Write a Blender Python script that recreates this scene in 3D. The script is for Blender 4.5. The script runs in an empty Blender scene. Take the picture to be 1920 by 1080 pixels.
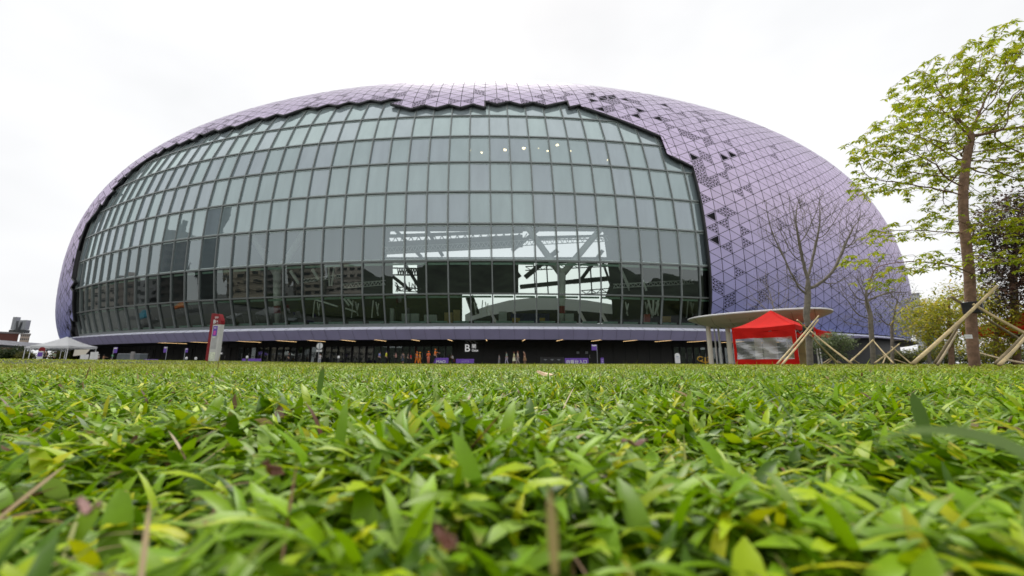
import bpy, bmesh, math, random
import numpy as np
from mathutils import Vector, Matrix, noise as mnoise
sc = bpy.context.scene
R = math.radians
# ---------------------------------------------------------------- camera
EYE = 0.118
F_PX = 745.5
PITCH = math.atan(141.0 / F_PX)
cam_d = bpy.data.cameras.new('camera')
cam = bpy.data.objects.new('camera', cam_d)
sc.collection.objects.link(cam)
cam.location = (0, 0, EYE)
cam.rotation_euler = (math.pi / 2 + PITCH, 0, 0)
cam_d.sensor_width = 36.0
cam_d.lens = F_PX * 36 / 1920
cam_d.clip_start = 0.01
cam_d.clip_end = 6000
cam_d.dof.use_dof = True
cam_d.dof.focus_distance = 1.6
cam_d.dof.aperture_fstop = 5.0
sc.camera = cam
# ---------------------------------------------------------------- world: bright overcast
world = bpy.data.worlds.new('World')
sc.world = world
world.use_nodes = True
nt = world.node_tree
nt.nodes.clear()
out = nt.nodes.new('ShaderNodeOutputWorld')
bg = nt.nodes.new('ShaderNodeBackground')
sky = nt.nodes.new('ShaderNodeTexSky')
sky.sky_type = 'NISHITA'
sky.sun_disc = False
SUN_EL, SUN_AZ = R(56), R(-5)      # azimuth measured clockwise from +y
sky.sun_elevation = SUN_EL
sky.sun_rotation = SUN_AZ
sky.dust_density = 6
skym = nt.nodes.new('ShaderNodeMixRGB'); skym.blend_type = 'MULTIPLY'; skym.inputs[0].default_value = 1
skym.inputs[2].default_value = (0.1, 0.1, 0.1, 1)
nt.links.new(sky.outputs[0], skym.inputs[1])
tc = nt.nodes.new('ShaderNodeTexCoord')
mp = nt.nodes.new('ShaderNodeMapping'); mp.inputs['Scale'].default_value = (1, 1, 2.2)
nt.links.new(tc.outputs['Generated'], mp.inputs[0])
nz = nt.nodes.new('ShaderNodeTexNoise'); nz.inputs['Scale'].default_value = 1.6
nz.inputs['Detail'].default_value = 4; nz.inputs['Roughness'].default_value = 0.5
nt.links.new(mp.outputs[0], nz.inputs[0])
cr = nt.nodes.new('ShaderNodeValToRGB')
cr.color_ramp.elements[0].position = 0.28; cr.color_ramp.elements[0].color = (0.425, 0.43, 0.44, 1)
cr.color_ramp.elements[1].position = 0.72; cr.color_ramp.elements[1].color = (0.555, 0.558, 0.56, 1)
nt.links.new(nz.outputs[0], cr.inputs[0])
cm = nt.nodes.new('ShaderNodeMixRGB'); cm.inputs[0].default_value = 0.985
nt.links.new(skym.outputs[0], cm.inputs[1]); nt.links.new(cr.outputs[0], cm.inputs[2])
nt.links.new(cm.outputs[0], bg.inputs[0])
bg.inputs[1].default_value = 0.98
nt.links.new(bg.outputs[0], out.inputs[0])
# ---------------------------------------------------------------- sun (veiled by cloud)
sl = bpy.data.lights.new('sun', 'SUN'); sl.energy = 1.5; sl.angle = R(24); sl.color = (1, 0.965, 0.9)
so = bpy.data.objects.new('sun', sl); sc.collection.objects.link(so)
so.rotation_euler = Vector((math.sin(SUN_AZ) * math.cos(SUN_EL), math.cos(SUN_AZ) * math.cos(SUN_EL), math.sin(SUN_EL))).to_track_quat('Z', 'Y').to_euler()
sc.view_settings.view_transform = 'Standard'
sc.view_settings.look = 'None'
sc.view_settings.gamma = 1
sc.view_settings.exposure = 1.03
sc.cycles.max_bounces = 10
sc.cycles.transparent_max_bounces = 24
rng = np.random.default_rng(7)
random.seed(7)

# ================================================================ helpers
def link(o, parent=None):
    sc.collection.objects.link(o)
    if parent is not None: o.parent = parent
    return o

def tag(o, label=None, cat=None, group=None, kind=None):
    if label: o['label'] = label
    if cat: o['category'] = cat
    if group: o['group'] = group
    if kind: o['kind'] = kind
    return o

def thing(name, label, cat, loc=(0, 0, 0), rz=0.0, group=None):
    o = bpy.data.objects.new(name, None)
    link(o); o.location = loc; o.rotation_euler = (0, 0, rz); o.empty_display_size = 0.2
    return tag(o, label, cat, group)

def copy_tree(o, parent=None):
    c = o.copy(); sc.collection.objects.link(c)
    if parent is not None: c.parent = parent
    for ch in [k for k in sc.objects if k.parent == o]: copy_tree(ch, c)
    return c

class MB:
    """collects raw geometry for ONE mesh object"""
    def __init__(s): s.v = []; s.f = []; s.m = []
    def add(s, vs, fs, mi=0):
        b = len(s.v); s.v.extend([tuple(map(float, p)) for p in vs])
        s.f.extend([tuple(b + i for i in f) for f in fs]); s.m.extend([mi] * len(fs)); return s
    def box(s, c, sz, rz=0.0, mi=0):
        x, y, z = sz[0] / 2, sz[1] / 2, sz[2] / 2; co, si = math.cos(rz), math.sin(rz)
        vs = []
        for dz in (-z, z):
            for dx, dy in ((-x, -y), (x, -y), (x, y), (-x, y)):
                vs.append((c[0] + dx * co - dy * si, c[1] + dx * si + dy * co, c[2] + dz))
        return s.add(vs, [(0, 3, 2, 1), (4, 5, 6, 7), (0, 1, 5, 4), (1, 2, 6, 5), (2, 3, 7, 6), (3, 0, 4, 7)], mi)
    def beam(s, a, b, w, h=None, up=(0, 0, 1), mi=0):
        h = h or w; a = Vector(a); b = Vector(b); d = (b - a)
        if d.length < 1e-6: return s
        d.normalize(); u = Vector(up)
        if abs(d.dot(u)) > 0.98: u = Vector((0, 1, 0))
        r = d.cross(u).normalized() * (w / 2); t = r.normalized().cross(d) * (h / 2)
        vs = [a - r - t, a + r - t, a + r + t, a - r + t, b - r - t, b + r - t, b + r + t, b - r + t]
        return s.add(vs, [(0, 1, 2, 3), (4, 7, 6, 5), (0, 4, 5, 1), (1, 5, 6, 2), (2, 6, 7, 3), (3, 7, 4, 0)], mi)
    def tube(s, pts, rad, n=8, mi=0, cap=True):
        pts = [Vector(p) for p in pts]
        if not hasattr(rad, '__len__'): rad = [rad] * len(pts)
        vs = []; prev = None
        for i, p in enumerate(pts):
            d = (pts[min(i + 1, len(pts) - 1)] - pts[max(i - 1, 0)])
            d = d.normalized() if d.length > 1e-9 else Vector((0, 0, 1))
            if prev is None:
                r = d.cross(Vector((0.13, 1, 0.21))).normalized()
            else:
                r = (prev - d * prev.dot(d)).normalized()
            prev = r; t = d.cross(r)
            for k in range(n):
                a = 2 * math.pi * k / n
                vs.append(p + (r * math.cos(a) + t * math.sin(a)) * rad[i])
        fs = []
        for i in range(len(pts) - 1):
            for k in range(n):
                k2 = (k + 1) % n
                fs.append((i * n + k, i * n + k2, (i + 1) * n + k2, (i + 1) * n + k))
        if cap:
            fs.append(tuple(range(n))[::-1]); fs.append(tuple((len(pts) - 1) * n + k for k in range(n)))
        return s.add(vs, fs, mi)
    def lathe(s, prof, c=(0, 0, 0), n=16, mi=0):
        vs = []
        for r, z in prof:
            for k in range(n):
                a = 2 * math.pi * k / n; vs.append((c[0] + r * math.cos(a), c[1] + r * math.sin(a), c[2] + z))
        fs = []
        for i in range(len(prof) - 1):
            for k in range(n):
                k2 = (k + 1) % n; fs.append((i * n + k, i * n + k2, (i + 1) * n + k2, (i + 1) * n + k))
        fs.append(tuple(range(n))[::-1]); fs.append(tuple((len(prof) - 1) * n + k for k in range(n)))
        return s.add(vs, fs, mi)
    def grid(s, G, mi=0):
        G = np.asarray(G); a, b_ = G.shape[:2]
        fs = [(i * b_ + j, (i + 1) * b_ + j, (i + 1) * b_ + j + 1, i * b_ + j + 1) for i in range(a - 1) for j in range(b_ - 1)]
        return s.add(G.reshape(-1, 3), fs, mi)
    def build(s, name, mats, parent=None, smooth=False, bevel=0.0, solid=0.0, subsurf=0):
        me = bpy.data.meshes.new(name); me.from_pydata(s.v, [], s.f)
        for m_ in (mats if isinstance(mats, (list, tuple)) else [mats]): me.materials.append(m_)
        if any(s.m): me.polygons.foreach_set('material_index', s.m)
        if smooth: me.polygons.foreach_set('use_smooth', [True] * len(me.polygons))
        me.update()
        o = link(bpy.data.objects.new(name, me), parent)
        if solid:
            md = o.modifiers.new('solid', 'SOLIDIFY'); md.thickness = solid; md.offset = 0
        if bevel:
            md = o.modifiers.new('bevel', 'BEVEL'); md.width = bevel; md.segments = 2; md.limit_method = 'ANGLE'
        if subsurf:
            md = o.modifiers.new('sub', 'SUBSURF'); md.levels = subsurf; md.render_levels = subsurf
        return o

def mesh_np(name, V, Fq, mat, parent=None, col=None, smooth=False):
    """fast mesh from numpy: Fq (n,k) faces of equal size k"""
    me = bpy.data.meshes.new(name); k = Fq.shape[1]
    me.vertices.add(len(V)); me.vertices.foreach_set('co', np.ascontiguousarray(V, dtype=np.float32).ravel())
    me.loops.add(Fq.size); me.loops.foreach_set('vertex_index', np.ascontiguousarray(Fq, dtype=np.int32).ravel())
    me.polygons.add(len(Fq)); me.polygons.foreach_set('loop_start', np.arange(0, Fq.size, k, dtype=np.int32))
    if smooth: me.polygons.foreach_set('use_smooth', np.ones(len(Fq), dtype=bool))
    me.update(calc_edges=True)
    if col is not None:
        at_ = me.color_attributes.new('tint', 'FLOAT_COLOR', 'POINT')
        at_.data.foreach_set('color', np.ascontiguousarray(col, dtype=np.float32).ravel())
    for m_ in (mat if isinstance(mat, (list, tuple)) else [mat]): me.materials.append(m_)
    return link(bpy.data.objects.new(name, me), parent)

def text_mb(name, s, size, mat, parent, loc, rot=(math.pi / 2, 0, 0), depth=0.02, bold=0.0, align='LEFT', sx=1.0):
    cu_ = bpy.data.curves.new('txt', 'FONT'); cu_.body = s; cu_.size = size; cu_.extrude = depth / 2
    cu_.offset = bold; cu_.align_x = align
    tmp = bpy.data.objects.new('tmp', cu_); sc.collection.objects.link(tmp)
    dg = bpy.context.evaluated_depsgraph_get(); dg.update()
    me = bpy.data.meshes.new_from_object(tmp.evaluated_get(dg))
    bpy.data.objects.remove(tmp); me.name = name
    me.materials.clear(); me.materials.append(mat)
    o = link(bpy.data.objects.new(name, me), parent); o.location = loc; o.rotation_euler = rot; o.scale = (sx, 1, 1)
    return o

def pm(name, col, rough=0.6, metal=0.0, var=0.12, scale=3.0, bump=0.0, bscale=40.0, emit=0.0, spec=0.5, attr=False, transl=0.0, coat=0.0):
    m_ = bpy.data.materials.new(name); m_.use_nodes = True
    n_ = m_.node_tree; p_ = n_.nodes['Principled BSDF']
    p_.inputs['Roughness'].default_value = rough; p_.inputs['Metallic'].default_value = metal
    p_.inputs['Specular IOR Level'].default_value = spec
    p_.inputs['Coat Weight'].default_value = coat
    t_ = n_.nodes.new('ShaderNodeTexCoord')
    src = None
    if attr:
        a_ = n_.nodes.new('ShaderNodeVertexColor'); a_.layer_name = 'tint'; src = a_.outputs[0]
    if var > 0:
        z_ = n_.nodes.new('ShaderNodeTexNoise'); z_.inputs['Scale'].default_value = scale; z_.inputs['Detail'].default_value = 5
        n_.links.new(t_.outputs['Object'], z_.inputs[0])
        mr = n_.nodes.new('ShaderNodeMapRange'); mr.inputs[1].default_value = .3; mr.inputs[2].default_value = .7
        mr.inputs[3].default_value = 1 - var; mr.inputs[4].default_value = 1 + var
        n_.links.new(z_.outputs[0], mr.inputs[0])
        mx = n_.nodes.new('ShaderNodeVectorMath'); mx.operation = 'MULTIPLY'
        if src is not None: n_.links.new(src, mx.inputs[0])
        else: mx.inputs[0].default_value = col[:3]
        n_.links.new(mr.outputs[0], mx.inputs[1]); src = mx.outputs[0]
    if src is not None: n_.links.new(src, p_.inputs['Base Color'])
    else: p_.inputs['Base Color'].default_value = (*col[:3], 1)
    if bump > 0:
        b_ = n_.nodes.new('ShaderNodeTexNoise'); b_.inputs['Scale'].default_value = bscale; b_.inputs['Detail'].default_value = 4
        n_.links.new(t_.outputs['Object'], b_.inputs[0])
        bu = n_.nodes.new('ShaderNodeBump'); bu.inputs['Strength'].default_value = bump; bu.inputs['Distance'].default_value = 0.02
        n_.links.new(b_.outputs[0], bu.inputs['Height']); n_.links.new(bu.outputs[0], p_.inputs['Normal'])
    if emit > 0:
        p_.inputs['Emission Color'].default_value = (*col[:3], 1); p_.inputs['Emission Strength'].default_value = emit
    if transl > 0:
        tr = n_.nodes.new('ShaderNodeBsdfTranslucent')
        if src is not None: n_.links.new(src, tr.inputs[0])
        else: tr.inputs[0].default_value = (*col[:3], 1)
        ms = n_.nodes.new('ShaderNodeMixShader'); ms.inputs[0].default_value = transl
        o_ = [q for q in n_.nodes if q.type == 'OUTPUT_MATERIAL'][0]
        n_.links.new(p_.outputs[0], ms.inputs[1]); n_.links.new(tr.outputs[0], ms.inputs[2]); n_.links.new(ms.outputs[0], o_.inputs[0])
    return m_

def glass_mat(name, tint, frit=0.0, fcol=(0.4, 0.43, 0.46), refl0=0.12, gain=1.0, wob=0.0, gcol=(0.86, 0.95, 0.93)):
    """thin architectural glass: tinted see-through, mirror reflection by fresnel, printed frit"""
    m_ = bpy.data.materials.new(name); m_.use_nodes = True; n_ = m_.node_tree; n_.nodes.clear()
    o_ = n_.nodes.new('ShaderNodeOutputMaterial')
    tp = n_.nodes.new('ShaderNodeBsdfTransparent'); tp.inputs[0].default_value = (*tint, 1)
    gl = n_.nodes.new('ShaderNodeBsdfGlossy'); gl.inputs['Roughness'].default_value = 0.0
    gl.inputs[0].default_value = (*gcol, 1)
    base = tp.outputs[0]
    t_ = n_.nodes.new('ShaderNodeTexCoord')
    if frit > 0:
        df = n_.nodes.new('ShaderNodeBsdfDiffuse')
        z_ = n_.nodes.new('ShaderNodeTexNoise'); z_.inputs['Scale'].default_value = 0.35; z_.inputs['Detail'].default_value = 3
        mp_ = n_.nodes.new('ShaderNodeMapping'); mp_.inputs['Scale'].default_value = (2.0, 2.0, 0.35)
        n_.links.new(t_.outputs['Object'], mp_.inputs[0]); n_.links.new(mp_.outputs[0], z_.inputs[0])
        ra = n_.nodes.new('ShaderNodeMapRange'); ra.inputs[1].default_value = .3; ra.inputs[2].default_value = .7
        ra.inputs[3].default_value = .88; ra.inputs[4].default_value = 1.12
        n_.links.new(z_.outputs[0], ra.inputs[0])
        mc = n_.nodes.new('ShaderNodeVectorMath'); mc.operation = 'MULTIPLY'; mc.inputs[0].default_value = fcol
        n_.links.new(ra.outputs[0], mc.inputs[1]); n_.links.new(mc.outputs[0], df.inputs[0])
        ms = n_.nodes.new('ShaderNodeMixShader'); ms.inputs[0].default_value = frit
        n_.links.new(base, ms.inputs[1]); n_.links.new(df.outputs[0], ms.inputs[2]); base = ms.outputs[0]
    lw = n_.nodes.new('ShaderNodeFresnel'); lw.inputs[0].default_value = 1.52
    ma = n_.nodes.new('ShaderNodeMath'); ma.operation = 'MULTIPLY_ADD'; ma.inputs[1].default_value = gain
    ma.inputs[2].default_value = refl0; ma.use_clamp = True
    n_.links.new(lw.outputs[0], ma.inputs[0])
    if wob > 0:
        wz = n_.nodes.new('ShaderNodeTexNoise'); wz.inputs['Scale'].default_value = 0.45; wz.inputs['Detail'].default_value = 1
        n_.links.new(t_.outputs['Object'], wz.inputs[0])
        bu = n_.nodes.new('ShaderNodeBump'); bu.inputs['Strength'].default_value = wob; bu.inputs['Distance'].default_value = 0.05
        n_.links.new(wz.outputs[0], bu.inputs['Height']); n_.links.new(bu.outputs[0], gl.inputs['Normal'])
    mx = n_.nodes.new('ShaderNodeMixShader')
    n_.links.new(ma.outputs[0], mx.inputs[0]); n_.links.new(base, mx.inputs[1]); n_.links.new(gl.outputs[0], mx.inputs[2])
    n_.links.new(mx.outputs[0], o_.inputs[0])
    return m_

CP, SP = math.cos(PITCH), math.sin(PITCH)
def ray(x, y):
    u = (x - 960) / F_PX; v = (540 - y) / F_PX
    return Vector((u, CP - v * SP, SP + v * CP))
def at(x, y, D):
    """a point seen at photo pixel (x, y), D metres ahead of the camera"""
    r_ = ray(x, y); t = D / r_.y
    return Vector((r_.x * t, D, EYE + r_.z * t))
def gx(x, D, y=678):
    return at(x, y, D).x

def sstep(a_, b_, v):
    t = np.clip((v - a_) / (b_ - a_), 0, 1); return t * t * (3 - 2 * t)
def lawn_h(x, y):
    """lawn height: nearly flat, a low swell on the left"""
    x = np.asarray(x, float); y = np.asarray(y, float)
    h = 0.34 * sstep(6, 34, -x) * sstep(8, 24, y)
    h = h + 0.012 * np.sin(x * 0.9 + 1) * np.sin(y * 0.7) * sstep(1, 6, y)
    return h
LAWN_END = 41.0

# ================================================================ materials
M = {}
M['black'] = pm('black_paint', (0.012, 0.012, 0.013), 0.5)
M['darkmetal'] = pm('dark_metal', (0.075, 0.082, 0.082), 0.45, 0.3, 0.08)
M['mullion'] = pm('mullion_metal', (0.20, 0.22, 0.215), 0.4, 0.3, 0.08)
M['white'] = pm('white_paint', (0.78, 0.78, 0.77), 0.45, 0, 0.04)
M['cream'] = pm('cream_panel', (0.80, 0.74, 0.62), 0.45, 0, 0.05, 0.6)
M['canvas_white'] = pm('white_canvas', (0.90, 0.90, 0.91), 0.7, 0, 0.04, 2, 0.2, 6, transl=0.5)
M['canvas_red'] = pm('red_canvas', (0.70, 0.018, 0.012), 0.8, 0, 0.08, 2, 0.25, 7, transl=0.2, spec=0.15)
M['red'] = pm('dark_red_paint', (0.24, 0.004, 0.009), 0.4, 0, 0.05)
M['purple'] = pm('purple_print', (0.16, 0.07, 0.42), 0.55, 0, 0.08)
M['pink'] = pm('pink_print', (0.62, 0.08, 0.42), 0.55)
M['yellow'] = pm('yellow_paint', (0.75, 0.42, 0.02), 0.45)
M['grey'] = pm('grey_concrete', (0.26, 0.25, 0.24), 0.85, 0, 0.15, 5, 0.3)
M['paving'] = pm('paving', (0.12, 0.12, 0.115), 0.85, 0, 0.15, 0.4, 0.2)
M['greysteel'] = pm('grey_steel', (0.33, 0.35, 0.37), 0.5, 0.2)
M['bamboo'] = pm('bamboo', (0.52, 0.40, 0.20), 0.55, 0, 0.3, 3, 0.2)
M['bamboo_old'] = pm('weathered_bamboo', (0.27, 0.21, 0.12), 0.7, 0, 0.3, 3, 0.2)
M['bark'] = pm('bark', (0.21, 0.125, 0.08), 0.9, 0, 0.35, 9, 0.9, 22)
M['bark_grey'] = pm('grey_bark', (0.20, 0.175, 0.145), 0.9, 0, 0.3, 8, 0.6, 25)
M['leaf'] = pm('leaf', (0.1, 0.1, 0.1), 0.5, 0, 0.15, 1.0, attr=True, transl=0.45, spec=0.3)
M['skin'] = pm('skin', (0.50, 0.30, 0.21), 0.6, 0, 0.05)
M['hair'] = pm('hair', (0.02, 0.014, 0.012), 0.6)
def cloth(name, c): return pm(name + '_cloth', c, 0.85, 0, 0.08, 8)

# ================================================================ ground
def sheet(name, pts, z, mat, kind='structure'):
    mb = MB(); mb.add([(x, y, z) for x, y in pts], [tuple(range(len(pts)))]); o = mb.build(name, mat); tag(o, kind=kind); return o
far_mat = pm('far_ground', (0.11, 0.11, 0.105), 0.95, 0, 0.2, 0.05)
sheet('ground', [(-3000, -3000), (3000, -3000), (3000, 3000), (-3000, 3000)], -0.06, far_mat)
sheet('plaza', [(-150, LAWN_END - 2), (190, LAWN_END - 2), (190, 300), (-150, 300)], -0.03, M['paving'])

# lawn soil: one displaced sheet
def soil_sheet():
    ys = np.concatenate([np.linspace(-3, 6, 46), np.linspace(6.5, LAWN_END, 60)])
    xs = np.concatenate([np.linspace(-90, -6, 60), np.linspace(-5.5, 5.5, 45), np.linspace(6, 70, 50)])
    X, Y = np.meshgrid(xs, ys)
    Z = lawn_h(X, Y)
    mb = MB(); mb.grid(np.stack([X, Y, Z], -1))
    sm = pm('lawn_soil', (0.035, 0.045, 0.014), 0.95, 0, 0.4, 3)
    o = mb.build('lawn', sm, smooth=True); tag(o, kind='structure')
soil_sheet()

# ================================================================ stadium surface
SX, SY, SA, SA2, SB, SROT, SE = -6.918, 157.946, 126.96, 125.0, 107.069, -0.058, 2.02
SZ0, SCU, SCL, SN, SM, SK1, SK2 = 14.555, 48.104, 21.986, 2.371, 4.893, -1.182, -1.711
def prof(z):
    z = np.asarray(z, float)
    t = np.clip(np.where(z > SZ0, (z - SZ0) / SCU, (SZ0 - z) / SCL), 0, 1)
    r = (1 - t ** SN) ** (1 / SM)
    return np.where(z > SZ0, r, 1 - (1 - r) * .4)
def surf(th, z, s=1.0, zr=None):
    """outer skin of the stadium; th = angle in plan, z = height, s = plan scale, zr = height that sets the plan"""
    th = np.asarray(th, float); z = np.asarray(z, float); zq = z if zr is None else np.asarray(zr, float) + 0 * z
    r = prof(zq) * s; c = np.cos(th); si = np.sin(th)
    A = np.where(c > 0, SA2, SA); t = (zq - SZ0) / SCU
    X = A * np.sign(c) * np.abs(c) ** (2 / SE) * r + SK1 * t
    Y = SB * np.sign(si) * np.abs(si) ** (2 / SE) * r + SK2 * t
    cr_, sr_ = math.cos(SROT), math.sin(SROT)
    return np.stack([SX + X * cr_ - Y * sr_, SY + X * sr_ + Y * cr_, z + EYE + 0 * X], -1)
_th = np.linspace(2.2, 7.2, 6001)
_c = surf(_th, 0 * _th + SZ0)
_s = np.concatenate([[0], np.cumsum(np.linalg.norm(np.diff(_c, axis=0), axis=1))])
TH_R = 5.041
S_R = float(np.interp(TH_R, _th, _s))
def th_of(s): return np.interp(np.asarray(s) + S_R, _s, _th)     # s metres along the plan, 0 at the right edge of the glass
ZT = [(4.08, 27), (4.1386, 26.8), (4.1826, 30.3), (4.1952, 34.2), (4.236, 37.4), (4.2926, 38.8), (4.39, 39.4), (4.4719, 40.2), (4.5222, 40.8),
      (4.6416, 41.1), (4.672, 40.9), (4.6765, 39.2), (4.7863, 39.2), (4.8523, 39.6), (4.8995, 40.1), (4.9183, 39.4), (4.9435, 37.8),
      (4.9812, 35.5), (5.0127, 34.1), (5.0158, 30.4), (5.0411, 29.0)]
def ztop(th): return np.interp(th, [q[0] for q in ZT], [q[1] for q in ZT])
def th_left(z): return np.interp(z, [5, 9, 20, 27, 30, 34, 37.4, 38.8], [4.118, 4.148, 4.132, 4.1386, 4.18, 4.195, 4.236, 4.29])
def in_glass(th, z): return (th > th_left(z)) & (th < TH_R) & (z < ztop(th)) & (z > 0)

stadium = thing('stadium', 'vast rounded stadium with pale purple triangular cladding and a huge curved glass front', 'stadium', (0, 0, 0))

# ---- cladding lattice
W, EDG = 1.97, 1.80
zf = np.linspace(4.9, SZ0 + SCU * 0.998, 4000)
pr = surf(np.full_like(zf, 4.712), zf)
arc = np.concatenate([[0], np.cumsum(np.linalg.norm(np.diff(pr, axis=0), axis=1))])
KMAX = int(arc[-1] / EDG) - 4
def z_of(k): return np.interp(np.clip(np.asarray(k, float), 0, None) * EDG, arc, zf)
I0, I1 = -110, 92
tris = []
for i in range(I0, I1):
    e_ = 0 if i % 2 == 0 else 0.5       # phase of column i
    f_ = 0.5 - e_
    for k in range(-1, KMAX):
        a_ = k + e_
        tris.append((i, a_, i, a_ + 1, i + 1, a_ + .5))
        b_ = k + f_
        tris.append((i + 1, b_ + 1, i + 1, b_, i, b_ + .5))
T = np.array(tris, float)
TI = T[:, 0::2]; TK = T[:, 1::2]
TI = np.where(TI == 0, 0, TI)
TTH = th_of(TI * W); TZ = z_of(TK)
okz = (TZ.max(1) - TZ.min(1)) > 0.35
TTH, TZ, TK, TI = TTH[okz], TZ[okz], TK[okz], TI[okz]
cth, cz = TTH.mean(1), TZ.mean(1)
ing = in_glass(cth, cz)
# the upper right corner of the opening is a straight cut, not a saw-tooth: those triangles are clipped
def zcut(th): return np.where(th < 5.0142, 39.4 + (th - 4.9183) * (34.1 - 39.4) / (5.0127 - 4.9183), 30.4 + (th - 5.0158) * (29.0 - 30.4) / (5.0411 - 5.0158))
czone = (cth > 4.918) & (cth < TH_R) & (cz > 24)
above = TZ > zcut(TTH)
ing = np.where(czone, ~above.any(1), ing)
crossing = czone & above.any(1) & ~above.all(1)
keep = ~ing & ~crossing
P3 = surf(TTH, TZ, 1.0)                    # (n,3,3)
B3 = surf(TTH, TZ, 0.9975)
# backing (dark) behind the panels
Vb = B3[keep].reshape(-1, 3); Fb = np.arange(len(Vb)).reshape(-1, 3)
mesh_np('shell_backing', Vb, Fb, pm('shell_backing_black', (0.006, 0.006, 0.009), 0.8, var=0), stadium)
# classify
dist_r = TI.min(1)                          # columns right of the glass
dtop = cz - ztop(cth)
rr = rng.random(len(cth))
dl = (th_left(cz) - cth) * 120 / W
near_r = (cth > TH_R) & (dist_r < 11)
p_perf = np.zeros(len(cth))
p_perf = np.where(near_r & (dist_r < 2), 0.30, p_perf); p_perf = np.where(near_r & (dist_r >= 2) & (dist_r < 5), 0.12, p_perf)
p_perf = np.where(near_r & (dist_r >= 5), 0.035, p_perf)
nt_ = (cth > 4.15) & (cth < TH_R + .02) & (dtop > 0)
p_perf = np.where(nt_ & (dtop < 1.6), 0.28, p_perf); p_perf = np.where(nt_ & (dtop >= 1.6) & (dtop < 4.5), 0.10, p_perf)
corner = (cth > 4.93) & (cth < TH_R + .07) & (dtop > 0) & (dtop < 9) & (cz > 28)
p_perf = np.where(corner, 0.22, p_perf)
nl_ = (cth < th_left(cz)) & (dl < 5) & (cz < 36)
p_perf = np.where(nl_, 0.14, p_perf)
p_perf = np.where(near_r & (cz > 44), 0, p_perf)
perf = keep & (rr < p_perf)
openp = keep & ~perf & (((near_r & (dist_r < 1)) | corner | (nl_ & (dl < 1.5))) & (rng.random(len(cth)) < 0.16))
plain = keep & ~perf & ~openp
def inset(P, g):
    c = P.mean(1, keepdims=True); e1 = np.linalg.norm(P[:, 1] - P[:, 0], axis=1); e2 = np.linalg.norm(P[:, 2] - P[:, 1], axis=1); e3 = np.linalg.norm(P[:, 0] - P[:, 2], axis=1)
    ar = np.linalg.norm(np.cross(P[:, 1] - P[:, 0], P[:, 2] - P[:, 0]), axis=1) / 2
    rin = 2 * ar / (e1 + e2 + e3)
    return c + (P - c) * np.clip(1 - g / np.maximum(rin, 1e-3), .3, 1)[:, None, None]
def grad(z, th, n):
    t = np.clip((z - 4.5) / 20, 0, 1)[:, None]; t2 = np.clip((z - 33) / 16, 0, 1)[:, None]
    c0 = np.array([0.20, 0.23, 0.50]); c1 = np.array([0.76, 0.64, 0.86]); c2 = np.array([0.60, 0.54, 0.66])  # crest tone darkened in the colour so the sunlit top does not clip
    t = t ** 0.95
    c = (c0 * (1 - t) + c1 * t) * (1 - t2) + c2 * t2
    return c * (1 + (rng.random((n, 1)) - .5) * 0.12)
Pp = inset(P3[plain], 0.042)
npn = len(Pp)
# each panel gets a hair of its own tilt
nrm = np.cross(Pp[:, 1] - Pp[:, 0], Pp[:, 2] - Pp[:, 0]); nrm /= np.linalg.norm(nrm, axis=1)[:, None]
Pp = Pp + nrm[:, None, :] * (rng.random((npn, 3, 1)) - .5) * 0.03
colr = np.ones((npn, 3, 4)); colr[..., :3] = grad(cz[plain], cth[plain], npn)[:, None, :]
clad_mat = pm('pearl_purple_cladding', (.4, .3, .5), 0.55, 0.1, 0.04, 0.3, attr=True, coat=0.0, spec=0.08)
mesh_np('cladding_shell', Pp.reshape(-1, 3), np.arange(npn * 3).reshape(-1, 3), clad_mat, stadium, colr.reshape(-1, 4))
def clip_tri(idx):
    L = [(TTH[idx, q], TZ[idx, q]) for q in range(3)]; zc = lambda t_: float(zcut(cth[idx]) + (t_ - cth[idx]) * ((-56.1) if cth[idx] < 5.0142 else -55.3)); outp = []
    for a_, b_ in zip(L, L[1:] + L[:1]):
        da, db = a_[1] - zc(a_[0]), b_[1] - zc(b_[0])
        if da > 0: outp.append(a_)
        if da * db < 0: f = da / (da - db); outp.append((a_[0] + (b_[0] - a_[0]) * f, a_[1] + (b_[1] - a_[1]) * f))
    return outp
cb1, cb2, ccol = MB(), MB(), []
for idx in np.where(crossing)[0]:
    pl_ = clip_tri(idx)
    if len(pl_) < 3: continue
    cb1.add([surf(t, z, .9975) for t, z in pl_], [tuple(range(len(pl_)))])
    pp = np.array([surf(t, z, 1.0) for t, z in pl_]); c_ = pp.mean(0); pp = c_ + (pp - c_) * .93
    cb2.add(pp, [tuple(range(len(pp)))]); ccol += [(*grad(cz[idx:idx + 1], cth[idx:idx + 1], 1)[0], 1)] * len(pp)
cb1.build('shell_backing', M['black'], stadium)
o_c = cb2.build('cladding_edge', clad_mat, stadium); at_ = o_c.data.color_attributes.new('tint', 'FLOAT_COLOR', 'POINT'); at_.data.foreach_set('color', np.array(ccol, dtype=np.float32).ravel())
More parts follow.
